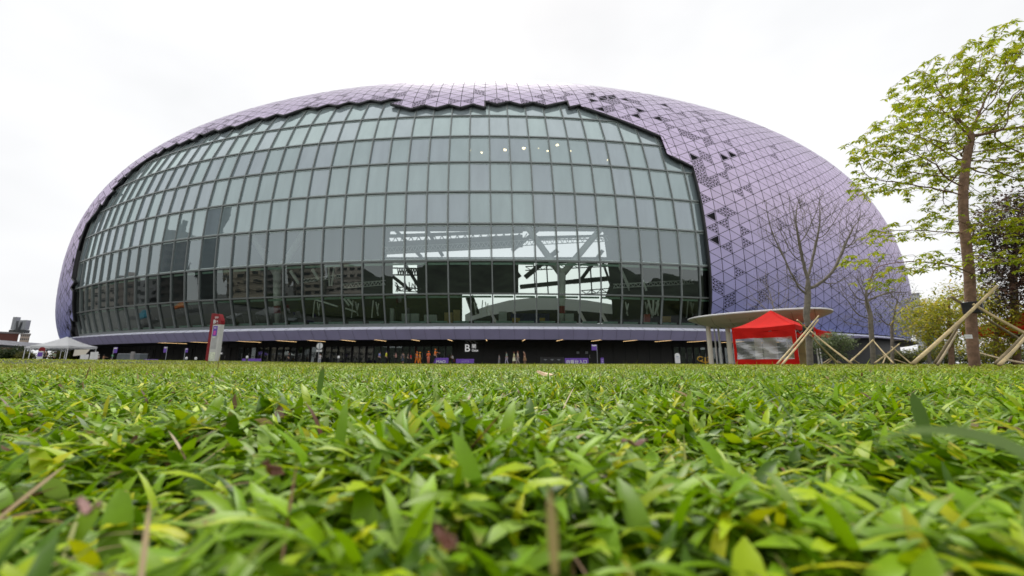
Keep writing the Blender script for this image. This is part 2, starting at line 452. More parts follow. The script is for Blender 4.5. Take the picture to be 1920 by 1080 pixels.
# perforated panels and empty frames
Vq = []; Cq = []
def bar(a, b, n, w, c):
    d = b - a; L = np.linalg.norm(d); d = d / max(L, 1e-6); s_ = np.cross(n, d) * w / 2
    Vq.extend([a - s_, a + s_, b + s_, b - s_]); Cq.extend([c] * 4)
def frame_tri(P, c, lattice):
    n = np.cross(P[1] - P[0], P[2] - P[0]); n /= np.linalg.norm(n)
    O = inset(P[None], 0.045)[0]; I_ = inset(P[None], 0.13)[0]
    for a_, b_ in ((0, 1), (1, 2), (2, 0)):
        Vq.extend([O[a_], O[b_], I_[b_], I_[a_]]); Cq.extend([c] * 4)
    if lattice:
        N_ = 3; L = lambda i, j: (I_[0] * (N_ - i - j) + I_[1] * i + I_[2] * j) / N_
        for i in range(1, N_):
            bar(L(i, 0), L(i, N_ - i), n, 0.105, c); bar(L(0, i), L(N_ - i, i), n, 0.105, c); bar(L(i, 0), L(0, i), n, 0.105, c)
for msk, lat in ((perf, True), (openp, False)):
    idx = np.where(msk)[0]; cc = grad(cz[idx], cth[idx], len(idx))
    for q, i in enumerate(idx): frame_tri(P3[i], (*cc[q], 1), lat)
Vq = np.array(Vq); Cq = np.array(Cq)
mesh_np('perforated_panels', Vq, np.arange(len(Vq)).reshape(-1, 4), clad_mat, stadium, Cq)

# ---- black zigzag rim where the cladding stops at the glass
edges = {}
for idx in np.where(keep)[0]:
    for a_, b_ in ((0, 1), (1, 2), (2, 0)):
        ka = (round(TI[idx, a_]), round(TK[idx, a_] * 2)); kb = (round(TI[idx, b_]), round(TK[idx, b_] * 2))
        key = (min(ka, kb), max(ka, kb)); edges.setdefault(key, []).append((idx, a_, b_))
ing_edges = set()
for idx in np.where(ing)[0]:
    for a_, b_ in ((0, 1), (1, 2), (2, 0)):
        ka = (round(TI[idx, a_]), round(TK[idx, a_] * 2)); kb = (round(TI[idx, b_]), round(TK[idx, b_] * 2))
        ing_edges.add((min(ka, kb), max(ka, kb)))
rim = MB()
for key, L in edges.items():
    if len(L) == 1 and key in ing_edges:
        idx, a_, b_ = L[0]
        sa = surf(TTH[idx, a_], TZ[idx, a_], 0.9975); sb = surf(TTH[idx, b_], TZ[idx, b_], 0.9975)
        nn_ = np.array([0, -1, 0.0]) if True else 0
        rim.beam(sa, sb, 0.22, 0.5, up=tuple(np.array([SX, SY, 20]) - sa))
cl_ = [(4.9183, 39.4), (5.0127, 34.1), (5.0158, 30.4), (5.0411, 29.0)]
for (t0, q0), (t1, q1) in zip(cl_[:-1], cl_[1:]):
    for k in range(8):
        f0, f1 = k / 8, (k + 1) / 8; sa = surf(t0 + (t1 - t0) * f0, q0 + (q1 - q0) * f0, .9975); sb = surf(t0 + (t1 - t0) * f1, q0 + (q1 - q0) * f1, .9975)
        rim.beam(sa, sb, .26, .5, up=tuple(np.array([SX, SY, 20]) - sa))
rim.build('edge_trim', M['black'], stadium)

# ---- curtain wall
ROWS = [5.0, 9.05, 13.5, 18.6, 23.3, 28.0, 32.6, 36.9, 41.0, 44.0]
S_L = -112.2
BAYS = [float(th_of(-1.3 - 2.958 * j)) for j in range(0, 39)]
BAYS = [TH_R + 0.004] + BAYS
SG = 0.9935
g_clear = glass_mat('clear_green_glass', (0.76, 0.86, 0.80), 0.0, refl0=0.085, gain=1.0, wob=0.08)
g_mid = glass_mat('part_frit_glass', (0.82, 0.88, 0.88), 0.26, (0.38, 0.48, 0.52), gcol=(0.84, 0.95, 0.97), refl0=0.15, gain=1.0, wob=0.06)
g_frit = glass_mat('frit_glass', (0.60, 0.70, 0.70), 0.62, (0.41, 0.51, 0.54), gcol=(0.83, 0.96, 0.95), refl0=0.19, gain=1.0, wob=0.06)
g_top = glass_mat('upper_frit_glass', (0.60, 0.70, 0.70), 0.70, (0.49, 0.59, 0.60), gcol=(0.83, 0.97, 0.95), refl0=0.25, gain=1.0, wob=0.06)
g_frit2 = glass_mat('frit_glass_cooler', (0.60, 0.70, 0.70), 0.62, (0.40, 0.49, 0.54), gcol=(0.86, 0.94, 0.97), refl0=0.185, wob=0.08)
g_top2 = glass_mat('upper_frit_glass_cooler', (0.60, 0.70, 0.70), 0.70, (0.49, 0.58, 0.61), gcol=(0.86, 0.95, 0.97), refl0=0.24, wob=0.08)
gm = [g_clear, g_mid, g_frit, g_top, g_frit2, g_top2]
panes = MB()
mull = MB(); pel = mull; cst = MB()
def row_mat(k): return 0 if k < 2 else 1 if k == 2 else 2 if k < 6 else 3
def nrm_at(th, z):
    a_ = surf(th + 1e-3, z) - surf(th - 1e-3, z); b_ = surf(th, z + .05) - surf(th, z - .05)
    n_ = np.cross(a_, b_); n_ /= np.linalg.norm(n_)
    return n_ if n_ @ (surf(th, z) - np.array([SX, SY, 15])) > 0 else -n_
def pane_used(ta, tb, za, zb):
    for u in (0.02, .5, .98):
        for v in (0.02, .5, .98):
            if in_glass(tb + (ta - tb) * u, za + (zb - za) * v): return True
    return False
for j in range(len(BAYS) - 1):
    ta, tb = BAYS[j], BAYS[j + 1]
    for k in range(len(ROWS) - 1):
        za, zb = ROWS[k], ROWS[k + 1]
        if not pane_used(ta, tb, za, zb): continue
        q = [surf(tb, za, SG), surf(ta, za, SG), surf(ta, zb, SG), surf(tb, zb, SG)]
        n_ = nrm_at((ta + tb) / 2, (za + zb) / 2)
        jt = (rng.random(4) - .5) * 0.022
        panes.add([q[i] + n_ * jt[i] for i in range(4)], [(0, 1, 2, 3)], row_mat(k) + (2 if row_mat(k) >= 2 and rng.random() < .42 else 0))
        mull.beam(surf(tb, za, 0.9942), surf(tb, zb, 0.9942), 0.15, 0.26, up=tuple(n_))
        mull.beam(surf(ta, zb, 0.9943), surf(tb, zb, 0.9943), 0.20, 0.26, up=tuple(n_))
        if k == 0: mull.beam(surf(ta, za + .05, 0.994), surf(tb, za + .05, 0.994), 0.42, 0.34, up=tuple(n_))
        if j == 0: mull.beam(surf(ta, za, 0.994), surf(ta, zb, 0.994), 0.3, 0.3, up=tuple(n_))
        # blind boxes / pale edge strips just behind the pane
        def strip(u0, u1, v0, v1, mb, mi=0, s_=0.9915):
            w0, w1 = tb + (ta - tb) * u0, tb + (ta - tb) * u1; y0, y1 = za + (zb - za) * v0, za + (zb - za) * v1
            mb.add([surf(w0, y0, s_), surf(w1, y0, s_), surf(w1, y1, s_), surf(w0, y1, s_)], [(0, 1, 2, 3)], mi)
        if k < 2:
            strip(0.06, .94, .885, .95, pel, 1)
            if k == 0: strip(0.12 + rng.random() * .05, .88, .045, .14, pel, 1)
        else:
            strip(0.04, .96, .938, .965, pel, 2, .99385); strip(0.04, .96, .030, .05, pel, 2, .99385); strip(0.93, .96, .05, .938, pel, 2, .99385)
cw = panes.build('curtain_wall', gm, stadium)
mull.build('mullion_frame', [M['mullion'], pm('pale_green_blind_box', (0.34, 0.50, 0.42), 0.5), pm('pale_edge_strip', (0.50, 0.60, 0.58), 0.5)], cw)

# ---- fascia ring, soffit and ground floor wall
def ring(prof_pts, th0, th1, n, zr=5.0):
    th = np.linspace(th0, th1, n)
    G = []
    for t in th:
        row = []
        for off, z in prof_pts(t) if callable(prof_pts) else prof_pts:
            row.append(surf(t, z, 1 + off / 104.0, zr))
        G.append(row)
    return np.array(G)
def fb(t): return float(3.05 + 1.15 * sstep(5.14, 5.34, t))         # fascia underside, thins out on the right
def fascia_prof(t): return [(-1.2, 4.93), (0.15, 4.72), (0.95, 4.34)]
def fascia_low(t):
    z = fb(t); return [(0.93, 4.325), (0.93 - 0.75 * (4.3 - z) / 1.25, z)]
ledge_m = pm('pale_ledge_metal', (0.82, 0.83, 0.95), 0.4, 0.1, 0.05, 0.6)
fas_m = pm('purple_grey_fascia', (0.42, 0.39, 0.60), 0.42, 0.3, 0.07, 0.5)
G = ring(fascia_prof, 3.5, 6.35, 420); m1 = MB(); m1.grid(G); m1.build('ledge', ledge_m, stadium)
G = ring(fascia_low, 3.5, 6.35, 420); m1 = MB(); m1.grid(G)
jm = MB()
s_ = -190.0
while s_ < 110:
    t = float(th_of(s_)); z = fb(t)
    a_ = surf(t, 4.31, 1 + 0.95 / 104, 5.0); b_ = surf(t + .0012, z, 1 + (0.95 - 0.75 * (4.3 - z) / 1.25) / 104, 5.0)
    m1.beam(a_, b_, 0.02, 0.02, mi=1)
    c_ = surf(t, 4.70, 1 + 0.2 / 104, 5.0); m1.beam(c_, surf(t, 4.36, 1 + 0.96 / 104, 5.0), 0.02, 0.02, mi=1)
    s_ += 1.95
m1.build('fascia', [fas_m, pm('fascia_joint', (0.12, 0.11, 0.17), 0.6)], stadium)
G = ring(lambda t: [(0.93 - 0.75 * (4.3 - fb(t)) / 1.25, fb(t)), (-2, fb(t) + .12), (-9.4, fb(t) + .15)], 3.5, 6.35, 300)
m1 = MB(); m1.grid(G); m1.build('soffit', pm('soffit_dark', (0.03, 0.03, 0.032), 0.6), stadium)
WOFF = -6.6
wall_m = pm('charcoal_wall_panel', (0.024, 0.024, 0.023), 0.6, 0, 0.15, 0.7)
def wo(t): return float(WOFF + 4.9 * sstep(5.22, 5.42, t) + 4.2 * (1 - sstep(3.98, 4.12, t)))
G = ring(lambda t: [(wo(t), -0.2), (wo(t), 3.4), (wo(t), 4.4)], 3.5, 6.35, 300)
m1 = MB(); m1.grid(G); s_ = -150.0
while s_ < 110:
    t = float(th_of(s_)); m1.beam(surf(t, -0.1, 1 + (WOFF + .02) / 104, 5), surf(t, 3.2, 1 + (WOFF + .02) / 104, 5), 0.07, 0.05, mi=1); s_ += 2.1
gw = m1.build('ground_wall', [wall_m, M['black']], stadium)
def wall_pt(px, y, off=0.0):
    """a point on the ground-floor wall behind photo column px"""
    t = np.linspace(4.0, 5.9, 1500); Wp = surf(t, 0 * t + 1.0, 1 + (WOFF + off) / 104, 5.0)
    u = ray(px, y); q = Wp[:, 0] / Wp[:, 1] - u.x / u.y; i = int(np.argmin(np.abs(q))); w_ = Wp[i]
    tg = Wp[min(i + 1, 1499)] - Wp[max(i - 1, 0)]
    return Vector((w_[0], w_[1], EYE + u.z * w_[1] / u.y)), math.atan2(tg[1], tg[0])
# glazed doors
door_glass = glass_mat('door_glass', (0.35, 0.37, 0.36), 0.15, (0.10, 0.10, 0.10), refl0=0.05, wob=0.3)
door_frame = pm('door_frame', (0.035, 0.036, 0.038), 0.4, 0.4)
steel = pm('brushed_steel', (0.42, 0.42, 0.41), 0.35, 0.8)
def make_door():
    mb = MB()
    for x in (-.47, .47): mb.box((x, 0, 1.25), (.09, .09, 2.5))
    for z in (.05, 1.05, 2.45): mb.box((0, -0.003, z), (.85, .08, .1 if z != 1.05 else .06))
    d = mb.build('door', door_frame, stadium)
    MB().box((0, 0.01, 1.25), (.85, .015, 2.4)).build('pane', door_glass, d)
    MB().tube([(.36, -.09, .75), (.36, -.09, 1.55)], .022, 8).build('handle', steel, d)
    return d
door0 = make_door(); first = True
th_w = None
for (xa, xb) in ((452, 846), (1268, 1330), (1338, 1378)):
    x = xa
    while x < xb:
        p_, az = wall_pt(x, 660, 0.12)
        if first: d = door0; first = False
        else: d = copy_tree(door0, stadium)
        d.location = (p_.x, p_.y, 0.0); d.rotation_euler = (0, 0, az); d.scale = (1.0, 1, 1.06)
        dx = 1.06 * math.cos(az) * F_PX / (p_.y) * 1.02
        x += dx
# service doors
for x in (281, 351, 512 - 90, 964, 1103):
    p_, az = wall_pt(x, 660, 0.05)
    m1 = MB(); m1.box((-.62, 0, 1.2), (1.2, .06, 2.4)); m1.box((.62, 0, 1.2), (1.2, .06, 2.4))
    m1.box((0, -.01, 2.46), (2.6, .08, .1))
    d = m1.build('service_door', M['black'], stadium); d.location = (p_.x, p_.y, 0); d.rotation_euler = (0, 0, az)
    MB().box((.2, -.06, 1.1), (.05, .05, .5)).build('handle', steel, d)
# small dim wall openings behind banner: two notice plates on the service door
for x in (1084, 1100):
    p_, az = wall_pt(x, 661, 0.2)
    MB().box((p_.x, p_.y, p_.z), (.42, .03, .32), az).build('notice_plate', M['greysteel'], stadium)
# soffit light strips
warm = pm('warm_light_strip', (1.0, 0.66, 0.30), 0.5, var=0, emit=0.7)
for x in (290, 352, 440, 513, 572, 635, 699, 769, 838, 911, 985, 1058, 1130, 1198, 1263, 1330, 1400, 1470):
    t = np.linspace(3.9, 5.9, 2000); Wp = surf(t, 0 * t + 3.1, 1 - 0.3 / 104, 5.0); u = ray(x, 637)
    i = int(np.argmin(np.abs(Wp[:, 0] / Wp[:, 1] - u.x / u.y))); tt = t[i]
    zz = fb(tt) + .06
    m1 = MB(); m1.beam(surf(tt, zz, 1 - 0.5 / 104, 5.0), surf(tt, zz, 1 - 4.4 / 104, 5.0), 0.08, 0.04); m1.build('soffit_light', warm, stadium)

# gate signs
def gate_sign(px, y0, y1):
    p0, az = wall_pt(px, y1, 0.25); p1, _ = wall_pt(px, y0, 0.25); h = p1.z - p0.z
    g = bpy.data.objects.new('gate_sign', None); link(g, stadium); g.location = (p0.x, p0.y, p0.z); g.rotation_euler = (0, 0, az)
    lit = pm('white_sign_letter', (0.85, 0.85, 0.85), 0.5, var=0, emit=0.25)
    text_mb('letter_b', 'B', h * 1.38, lit, g, (0, 0, 0), bold=0.012)
    text_mb('gate_character', '閘', h * 0.62, lit, g, (h * 0.98, 0, h * 0.46), bold=0.006)
    text_mb('gate_word', 'Gate', h * 0.44, lit, g, (h * 1.0, 0, 0.0), bold=0.008)
gate_sign(871.5, 645, 659); gate_sign(398, 650, 664)
# slanted white ticks above the gate sign
for dx in (873, 880, 889):
    p_, az = wall_pt(dx, 640, .3); q_, _ = wall_pt(dx + 6, 643.5, .3)
    MB().beam(p_, q_, .07, .04).build('sign_tick', M['white'], stadium)

# ================================================================ inside the stadium
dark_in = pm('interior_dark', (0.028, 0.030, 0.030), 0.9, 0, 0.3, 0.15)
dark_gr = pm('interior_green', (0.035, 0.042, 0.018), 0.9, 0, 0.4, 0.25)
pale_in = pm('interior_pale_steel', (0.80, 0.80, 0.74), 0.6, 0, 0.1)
trussm = pm('truss_grey', (0.12, 0.125, 0.13), 0.6)
def px_th(px, y, s_):
    t = np.linspace(3.9, 5.9, 2500); Wp = surf(t, 0 * t + 12, s_, 12.0); u = ray(px, y)
    return float(t[int(np.argmin(np.abs(Wp[:, 0] / Wp[:, 1] - u.x / u.y)))])
inn = bpy.data.objects.new('interior', None); link(inn, stadium)
def slab(px0, px1, y0, y1, D, th=1.0, mb=None, mi=0):
    a_ = at(px0, y0, D); b_ = at(px1, y0, D); c_ = at(px1, y1, D); d_ = at(px0, y1, D)
    vs = [a_, b_, c_, d_] + [Vector((p.x, p.y + th, p.z)) for p in (a_, b_, c_, d_)]
    mb.add(vs, [(0, 1, 2, 3), (7, 6, 5, 4), (0, 4, 5, 1), (1, 5, 6, 2), (2, 6, 7, 3), (3, 7, 4, 0)], mi)
# concourse floor
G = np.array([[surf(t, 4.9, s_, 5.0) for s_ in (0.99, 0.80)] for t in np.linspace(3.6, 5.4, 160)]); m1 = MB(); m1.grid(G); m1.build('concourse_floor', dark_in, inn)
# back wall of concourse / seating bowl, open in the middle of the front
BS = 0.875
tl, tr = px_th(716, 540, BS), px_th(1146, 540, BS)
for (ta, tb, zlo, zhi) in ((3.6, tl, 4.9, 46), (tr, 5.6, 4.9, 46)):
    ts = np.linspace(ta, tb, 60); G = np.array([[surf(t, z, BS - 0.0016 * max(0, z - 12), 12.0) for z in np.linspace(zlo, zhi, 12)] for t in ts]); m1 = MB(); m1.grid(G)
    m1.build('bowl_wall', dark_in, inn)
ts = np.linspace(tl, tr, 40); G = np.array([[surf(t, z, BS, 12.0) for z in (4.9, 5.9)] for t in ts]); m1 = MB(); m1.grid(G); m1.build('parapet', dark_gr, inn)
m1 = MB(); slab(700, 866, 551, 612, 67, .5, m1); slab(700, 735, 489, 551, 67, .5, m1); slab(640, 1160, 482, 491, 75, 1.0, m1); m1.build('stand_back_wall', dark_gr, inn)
# lower part of bowl walls is green-brown
for (ta, tb) in ((3.6, px_th(850, 590, BS + .004)), ):
    ts = np.linspace(ta, tb, 60); G = np.array([[surf(t, z, BS + .004, 12.0) for z in (4.9, 9.2)] for t in ts]); m1 = MB(); m1.grid(G); m1.build('concourse_wall', dark_gr, inn)
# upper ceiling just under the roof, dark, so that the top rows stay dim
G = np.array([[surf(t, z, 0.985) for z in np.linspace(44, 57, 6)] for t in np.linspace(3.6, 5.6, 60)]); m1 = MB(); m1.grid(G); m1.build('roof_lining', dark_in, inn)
roof = MB()
tq = np.linspace(math.pi, 2 * math.pi, 61); fr = surf(tq, 0 * tq + 55.5, 0.985); bk = surf(2 * math.pi - tq, 0 * tq + 55.5, 0.985)
rows_ = []
for p, q in zip(fr, bk):
    y1 = min(max(q[1], p[1] + .1), 165.0); rows_.append([(p[0] + (q[0] - p[0]) * f, p[1] + (y1 - p[1]) * f, 56.3) for f in (0, .33, .66, 1)])
roof.grid(np.array(rows_))
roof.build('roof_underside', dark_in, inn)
m1 = MB(); slab(782, 972, 489, 549, 105, 2, m1); m1.build('video_screen', M['black'], inn)
m1 = MB()
def tr_beam(x0, y0, x1, y1, D, w, mb): mb.beam(at(x0, y0, D), at(x1, y1, D + .5), w, w)
for (x0, y0, x1, y1, w) in ((640, 470, 980, 452, 3.2), (640, 446, 980, 434, .9), (640, 458, 1180, 441, .5), (1172, 478, 1142, 560, 2.4), (1160, 430, 1180, 480, 1.6), (880, 556, 892, 590, 2.2)):
    tr_beam(x0, y0, x1, y1, 120, w, m1)
for i in range(24):
    x = 640 + i * 14.5; tr_beam(x, 447 - i * .4, x + 7, 459 - i * .4, 120, .25, m1); tr_beam(x + 7, 459 - i * .4, x + 14.5, 447 - i * .4, 120, .25, m1)
for (x0, y0, x1, y1) in ((740, 430, 790, 482), (800, 430, 830, 480), (700, 490, 770, 545), (755, 488, 790, 545), (960, 500, 975, 520), (1010, 430, 960, 470), (1130, 430, 1170, 460)):
    tr_beam(x0, y0, x1, y1, 118, 1.0, m1)
for i in range(10):
    x = 745 + i * 4.4; tr_beam(x, 503, x + 2, 514, 119, .22, m1); tr_beam(x + 2, 514, x + 4.4, 503, 119, .22, m1)
tr_beam(720, 502, 790, 504, 119, .4, m1); tr_beam(720, 515, 790, 516, 119, .4, m1)
for i in range(40):
    x = 650 + rng.random() * 130; tr_beam(x, 528 + rng.random() * 6, x + rng.random() * 16 - 4, 540 + rng.random() * 8, 119, .2, m1)
tr_beam(975, 538, 1075, 528, 110, 1.1, m1); tr_beam(1075, 528, 1180, 519, 110, 1.2, m1)
tr_beam(985, 520, 1045, 470, 110, 1.3, m1)
for (xa, ya, xb, yb, nn_) in ((985, 500, 1150, 492, 15), (1090, 545, 1175, 538, 9), (990, 444, 1170, 440, 16), (745, 538, 790, 541, 6), (1128, 482, 1150, 545, 7)):
    tr_beam(xa, ya, xb, yb, 100, .22, m1); tr_beam(xa, ya + 7, xb, yb + 7, 100, .22, m1)
    for i in range(nn_):
        u0, u1 = i / nn_, (i + 1) / nn_; tr_beam(xa + (xb - xa) * u0, ya + (yb - ya) * u0 + 7 * (i % 2), xa + (xb - xa) * u1, ya + (yb - ya) * u1 + 7 * ((i + 1) % 2), 100, .14, m1)
for x_ in (1000, 1024, 1084, 1106): tr_beam(x_, 484, x_ + 4, 552, 102, .3, m1); tr_beam(1130, 470, 1085, 530, 110, 1.0, m1)
m1.build('roof_truss', trussm, inn)
# far stand across the pitch
m1 = MB(); fs_ = ((872, 590, 604), (884, 584, 601), (915, 573, 592), (955, 563, 585), (1000, 558, 581), (1050, 559, 581), (1100, 563, 584), (1150, 571, 589))
for (xa, ya, yb), (xc, yc, yd) in zip(fs_[:-1], fs_[1:]):
    m1.add([at(xa, ya, 190), at(xc, yc, 190), at(xc, yd, 190), at(xa, yb, 190), at(xa, ya, 197), at(xc, yc, 197)], [(0, 1, 2, 3), (1, 0, 4, 5)], 0); m1.add([at(xa, yb, 193), at(xc, yd, 193), at(xc, 606, 193), at(xa, 606, 193)], [(0, 1, 2, 3)], 1)
m1.build('far_stand', [pm('far_stand_pale', (0.75, 0.78, 0.75), 0.8), dark_in], inn)
m1 = MB()
for x in (918, 962, 1085, 1125): tr_beam(x, 582, x + 12, 604, 188, 1.1, m1)
m1.build('stand_strut', pale_in, inn)
# seats colour at the far end
m1 = MB(); slab(958, 1030, 588, 604, 150, 2, m1); m1.build('blue_seating', pm('seat_blue', (0.10, 0.11, 0.30), 0.7, 0, .4, 2), inn)
# Y columns behind the glass
def y_column(cx, D, arms, ybase=606, ysplit=512, r=0.62):
    m2 = MB(); b_ = at(cx, ybase, D); s__ = at(cx, ysplit, D)
    m2.tube([b_, (b_ + s__) / 2, s__], [r * .55, r * .9, r], 14)
    for (x, y) in arms: m2.tube([s__ - Vector((0, 0, .3)), (s__ + at(x, y, D - .5)) / 2, at(x, y, D - .5)], [r * .85, r * .72, r * .55], 12)
    c_ = m2.build('branching_column', pale_in, inn, smooth=True)
    m3 = MB(); a_, e_ = at(cx, 588, D), at(cx, 574, D); m3.tube([a_, e_], r * .8, 14); m3.build('red_collar', M['red'], c_)
    return c_
y_column(1053, 58, ((945, 368), (1198, 348)))
y_column(520, 61, ((424, 372), (624, 352)))
m1 = MB()
for (x0, y0, x1, y1) in ((545, 508, 561, 532), (586, 505, 598, 525)): m1.beam(at(x0, y0, 60), at(x1, y1, 60), .4)
for (x0, y0, x1, y1) in ((616, 500, 618, 536), (627, 500, 622, 536), (592, 562, 634, 575), (652, 560, 662, 573), (648, 578, 668, 585), (645, 560, 655, 573), (1205, 525, 1212, 545), (1215, 560, 1222, 590), (1225, 560, 1224, 592), (1235, 560, 1228, 590)):
    m1.beam(at(x0, y0, 59), at(x1, y1, 59), .22)
def truss_line(x0, y0, x1, y1, D, dep, n, w=.14):
    a_, b_ = at(x0, y0, D), at(x1, y1, D); u_ = Vector((0, 0, dep)); m1.beam(a_, b_, w); m1.beam(a_ + u_, b_ + u_, w)
    for i in range(n): p_, q_ = a_.lerp(b_, i / n), a_.lerp(b_, (i + 1) / n); m1.beam(p_, (p_ + q_) / 2 + u_, w * .7); m1.beam((p_ + q_) / 2 + u_, q_, w * .7)
truss_line(640, 541, 722, 534, 63, .7, 12, .12); truss_line(566, 530, 640, 520, 62, .5, 10, .1); truss_line(1150, 540, 1300, 532, 62, .6, 16, .1)
truss_line(720, 474, 1140, 452, 64, .9, 44, .12); truss_line(1160, 500, 1180, 545, 63, .8, 6, .14)
for i in range(9):
    xb = (884, 1168, 662, 1205, 700, 905, 1290, 590, 1225)[i]
    for k in range(3): x_ = xb + k * 5; m1.beam(at(x_, 563 + 3 * k, 60), at(x_ - 3 + 7 * (k % 2), 596 - 4 * k, 60), .13)
m1.build('steel_brace', pale_in, inn)
# kiosk equipment and boxes on the concourse
m1 = MB(); boxm = [pm('cardboard', (0.40, 0.30, 0.13), .8), pm('equipment_grey', (0.45, 0.48, 0.44), .5), pm('stored_red', (0.45, 0.06, 0.04), .6), pm('stored_ochre', (0.4, 0.26, 0.05), .6)]
for (x0, x1, y0, y1, mi) in ((731, 738, 578, 603, 1), (753, 768, 588, 606, 1), (770, 785, 588, 606, 1), (795, 818, 590, 604, 1), (833, 848, 586, 606, 0), (850, 862, 581, 606, 0), (935, 950, 584, 606, 1),
                             (1060, 1076, 588, 606, 1), (1209, 1219, 589, 604, 2), (1243, 1258, 593, 604, 3), (960, 975, 596, 604, 3), (1012, 1022, 596, 604, 3), ):
    slab(x0, x1, y0, y1, 56.5 + rng.random(), .6, m1, mi)
m1.build('stored_goods', boxm, inn)
# lit lamps seen through the upper panes
lampm = pm('lit_lamp', (1.0, 0.70, 0.36), .5, var=0, emit=5)
for (x, y, r) in ((881, 282, .22), (903, 286, .26), (947, 281, .36), (982, 278, .38), (1010, 278, .12), (1027, 283, .25), (1045, 272, .34), (1070, 283, .18), (1106, 300, .18), (1139, 300, .16)):
    p_ = at(x, y, 64); r = r * .75; MB().lathe([(r * .3, -r * .6), (r, -r * .3), (r, r * .3), (r * .3, r * .6)], tuple(p_), 10).build('interior_lamp', lampm, inn)

# ================================================================ grass
def blades(n, pos, L, Wd, segs, width_verts, yaw, lean0, curl, tint, zoff=0.0):
    """broad carpet-grass blades. pos (n,3), L, Wd, yaw, lean0 (start elevation), curl per blade"""
    ns = segs + 1
    t = np.linspace(0, 1, ns)[None, :]
    el = lean0[:, None] - curl[:, None] * t
    ds = (L / segs)[:, None]
    dx = np.cos(el) * ds; dz = np.sin(el) * ds
    X = np.concatenate([np.zeros((n, 1)), np.cumsum(dx[:, :-1], 1)], 1); Zz = np.concatenate([np.zeros((n, 1)), np.cumsum(dz[:, :-1], 1)], 1)
    wprof = np.array([0.55, 0.85, 1.0, 0.95, 0.72, 0.06]) if ns == 6 else np.interp(np.linspace(0, 1, ns), [0, .4, .75, 1], [.6, 1, .75, .06])
    w = Wd[:, None] * wprof[None, :] / 2
    cx_, sx_ = np.cos(yaw)[:, None], np.sin(yaw)[:, None]
    tw = (rng.random((n, 1)) - .5) * 1.1 * t
    rows = []
    offs = (-1, 0, 1) if width_verts == 3 else (-1, 1)
    for o_ in offs:
        lx = -sx_ * np.cos(tw) * w * o_; ly = cx_ * np.cos(tw) * w * o_; lz = np.sin(tw) * w * o_ + (np.abs(o_) * w * 0.28 if width_verts == 3 else 0)
        rows.append(np.stack([pos[:, 0:1] + X * cx_ + lx, pos[:, 1:2] + X * sx_ + ly, pos[:, 2:3] + Zz + lz + zoff], -1))
    A = np.stack(rows, 2)                   # n, ns, k, 3
    k = len(offs)
    V = A.reshape(-1, 3)
    base = (np.arange(n) * ns * k)[:, None, None]
    i_ = np.arange(segs)[None, :, None]; q_ = np.arange(k - 1)[None, None, :]
    v0 = base + i_ * k + q_
    Fq = np.stack([v0, v0 + 1, v0 + k + 1, v0 + k], -1).reshape(-1, 4)
    C = np.ones((n, ns, k, 4)); C[..., :3] = tint[:, None, None, :]
    # blades pale at the base, tips sometimes dry
    dry = (rng.random(n) < .12)[:, None, None, None] * (t[0][None, :, None, None] > .8)
    C[..., :3] = np.where(dry, C[..., :3] * .3 + np.array([.30, .21, .09]) * .7, C[..., :3])
    return V, Fq, C.reshape(-1, 4)

def grass_tints(n, far):
    c = np.array([[0.160, 0.300, 0.002], [0.215, 0.365, 0.003], [0.065, 0.145, 0.002], [0.34, 0.46, 0.004], [0.24, 0.36, 0.06], [0.46, 0.48, 0.005]])
    p = np.array([.28, .24, .16, .14, .12, .06]); idx = rng.choice(6, n, p=p)
    T_ = c[idx] * (0.75 + 0.5 * rng.random((n, 1)))
    dry = rng.random(n) < (0.012 + 0.14 * far)
    dc = np.array([[.26, .17, .07], [.14, .065, .035], [.34, .25, .12], [.17, .10, .07]])[rng.choice(4, n)]
    T_ = np.where(dry[:, None], dc, T_)
    fy = np.array([[0.36, 0.38, 0.03]])
    return T_ * (1 - .62 * far[:, None]) + fy * .62 * far[:, None] * (0.65 + .7 * rng.random((n, 1)))

def scatter(n, r0, r1, half=R(58)):
    r = np.sqrt(rng.random(n) * (r1 ** 2 - r0 ** 2) + r0 ** 2); a = (rng.random(n) * 2 - 1) * half
    return r * np.sin(a), r * np.cos(a)
GV, GF, GC = [], [], []; off = 0
def put(V, Fq, C):
    global off
    GV.append(V); GF.append(Fq + off); GC.append(C); off += len(V)
def clump(x, y, s_=2.4):
    return 0.5 + 0.5 * (np.sin(x * s_ * 1.7 + 1.3 * np.sin(y * s_)) * np.cos(y * s_ * 1.3 + 1.1 * np.sin(x * s_ * .8)))
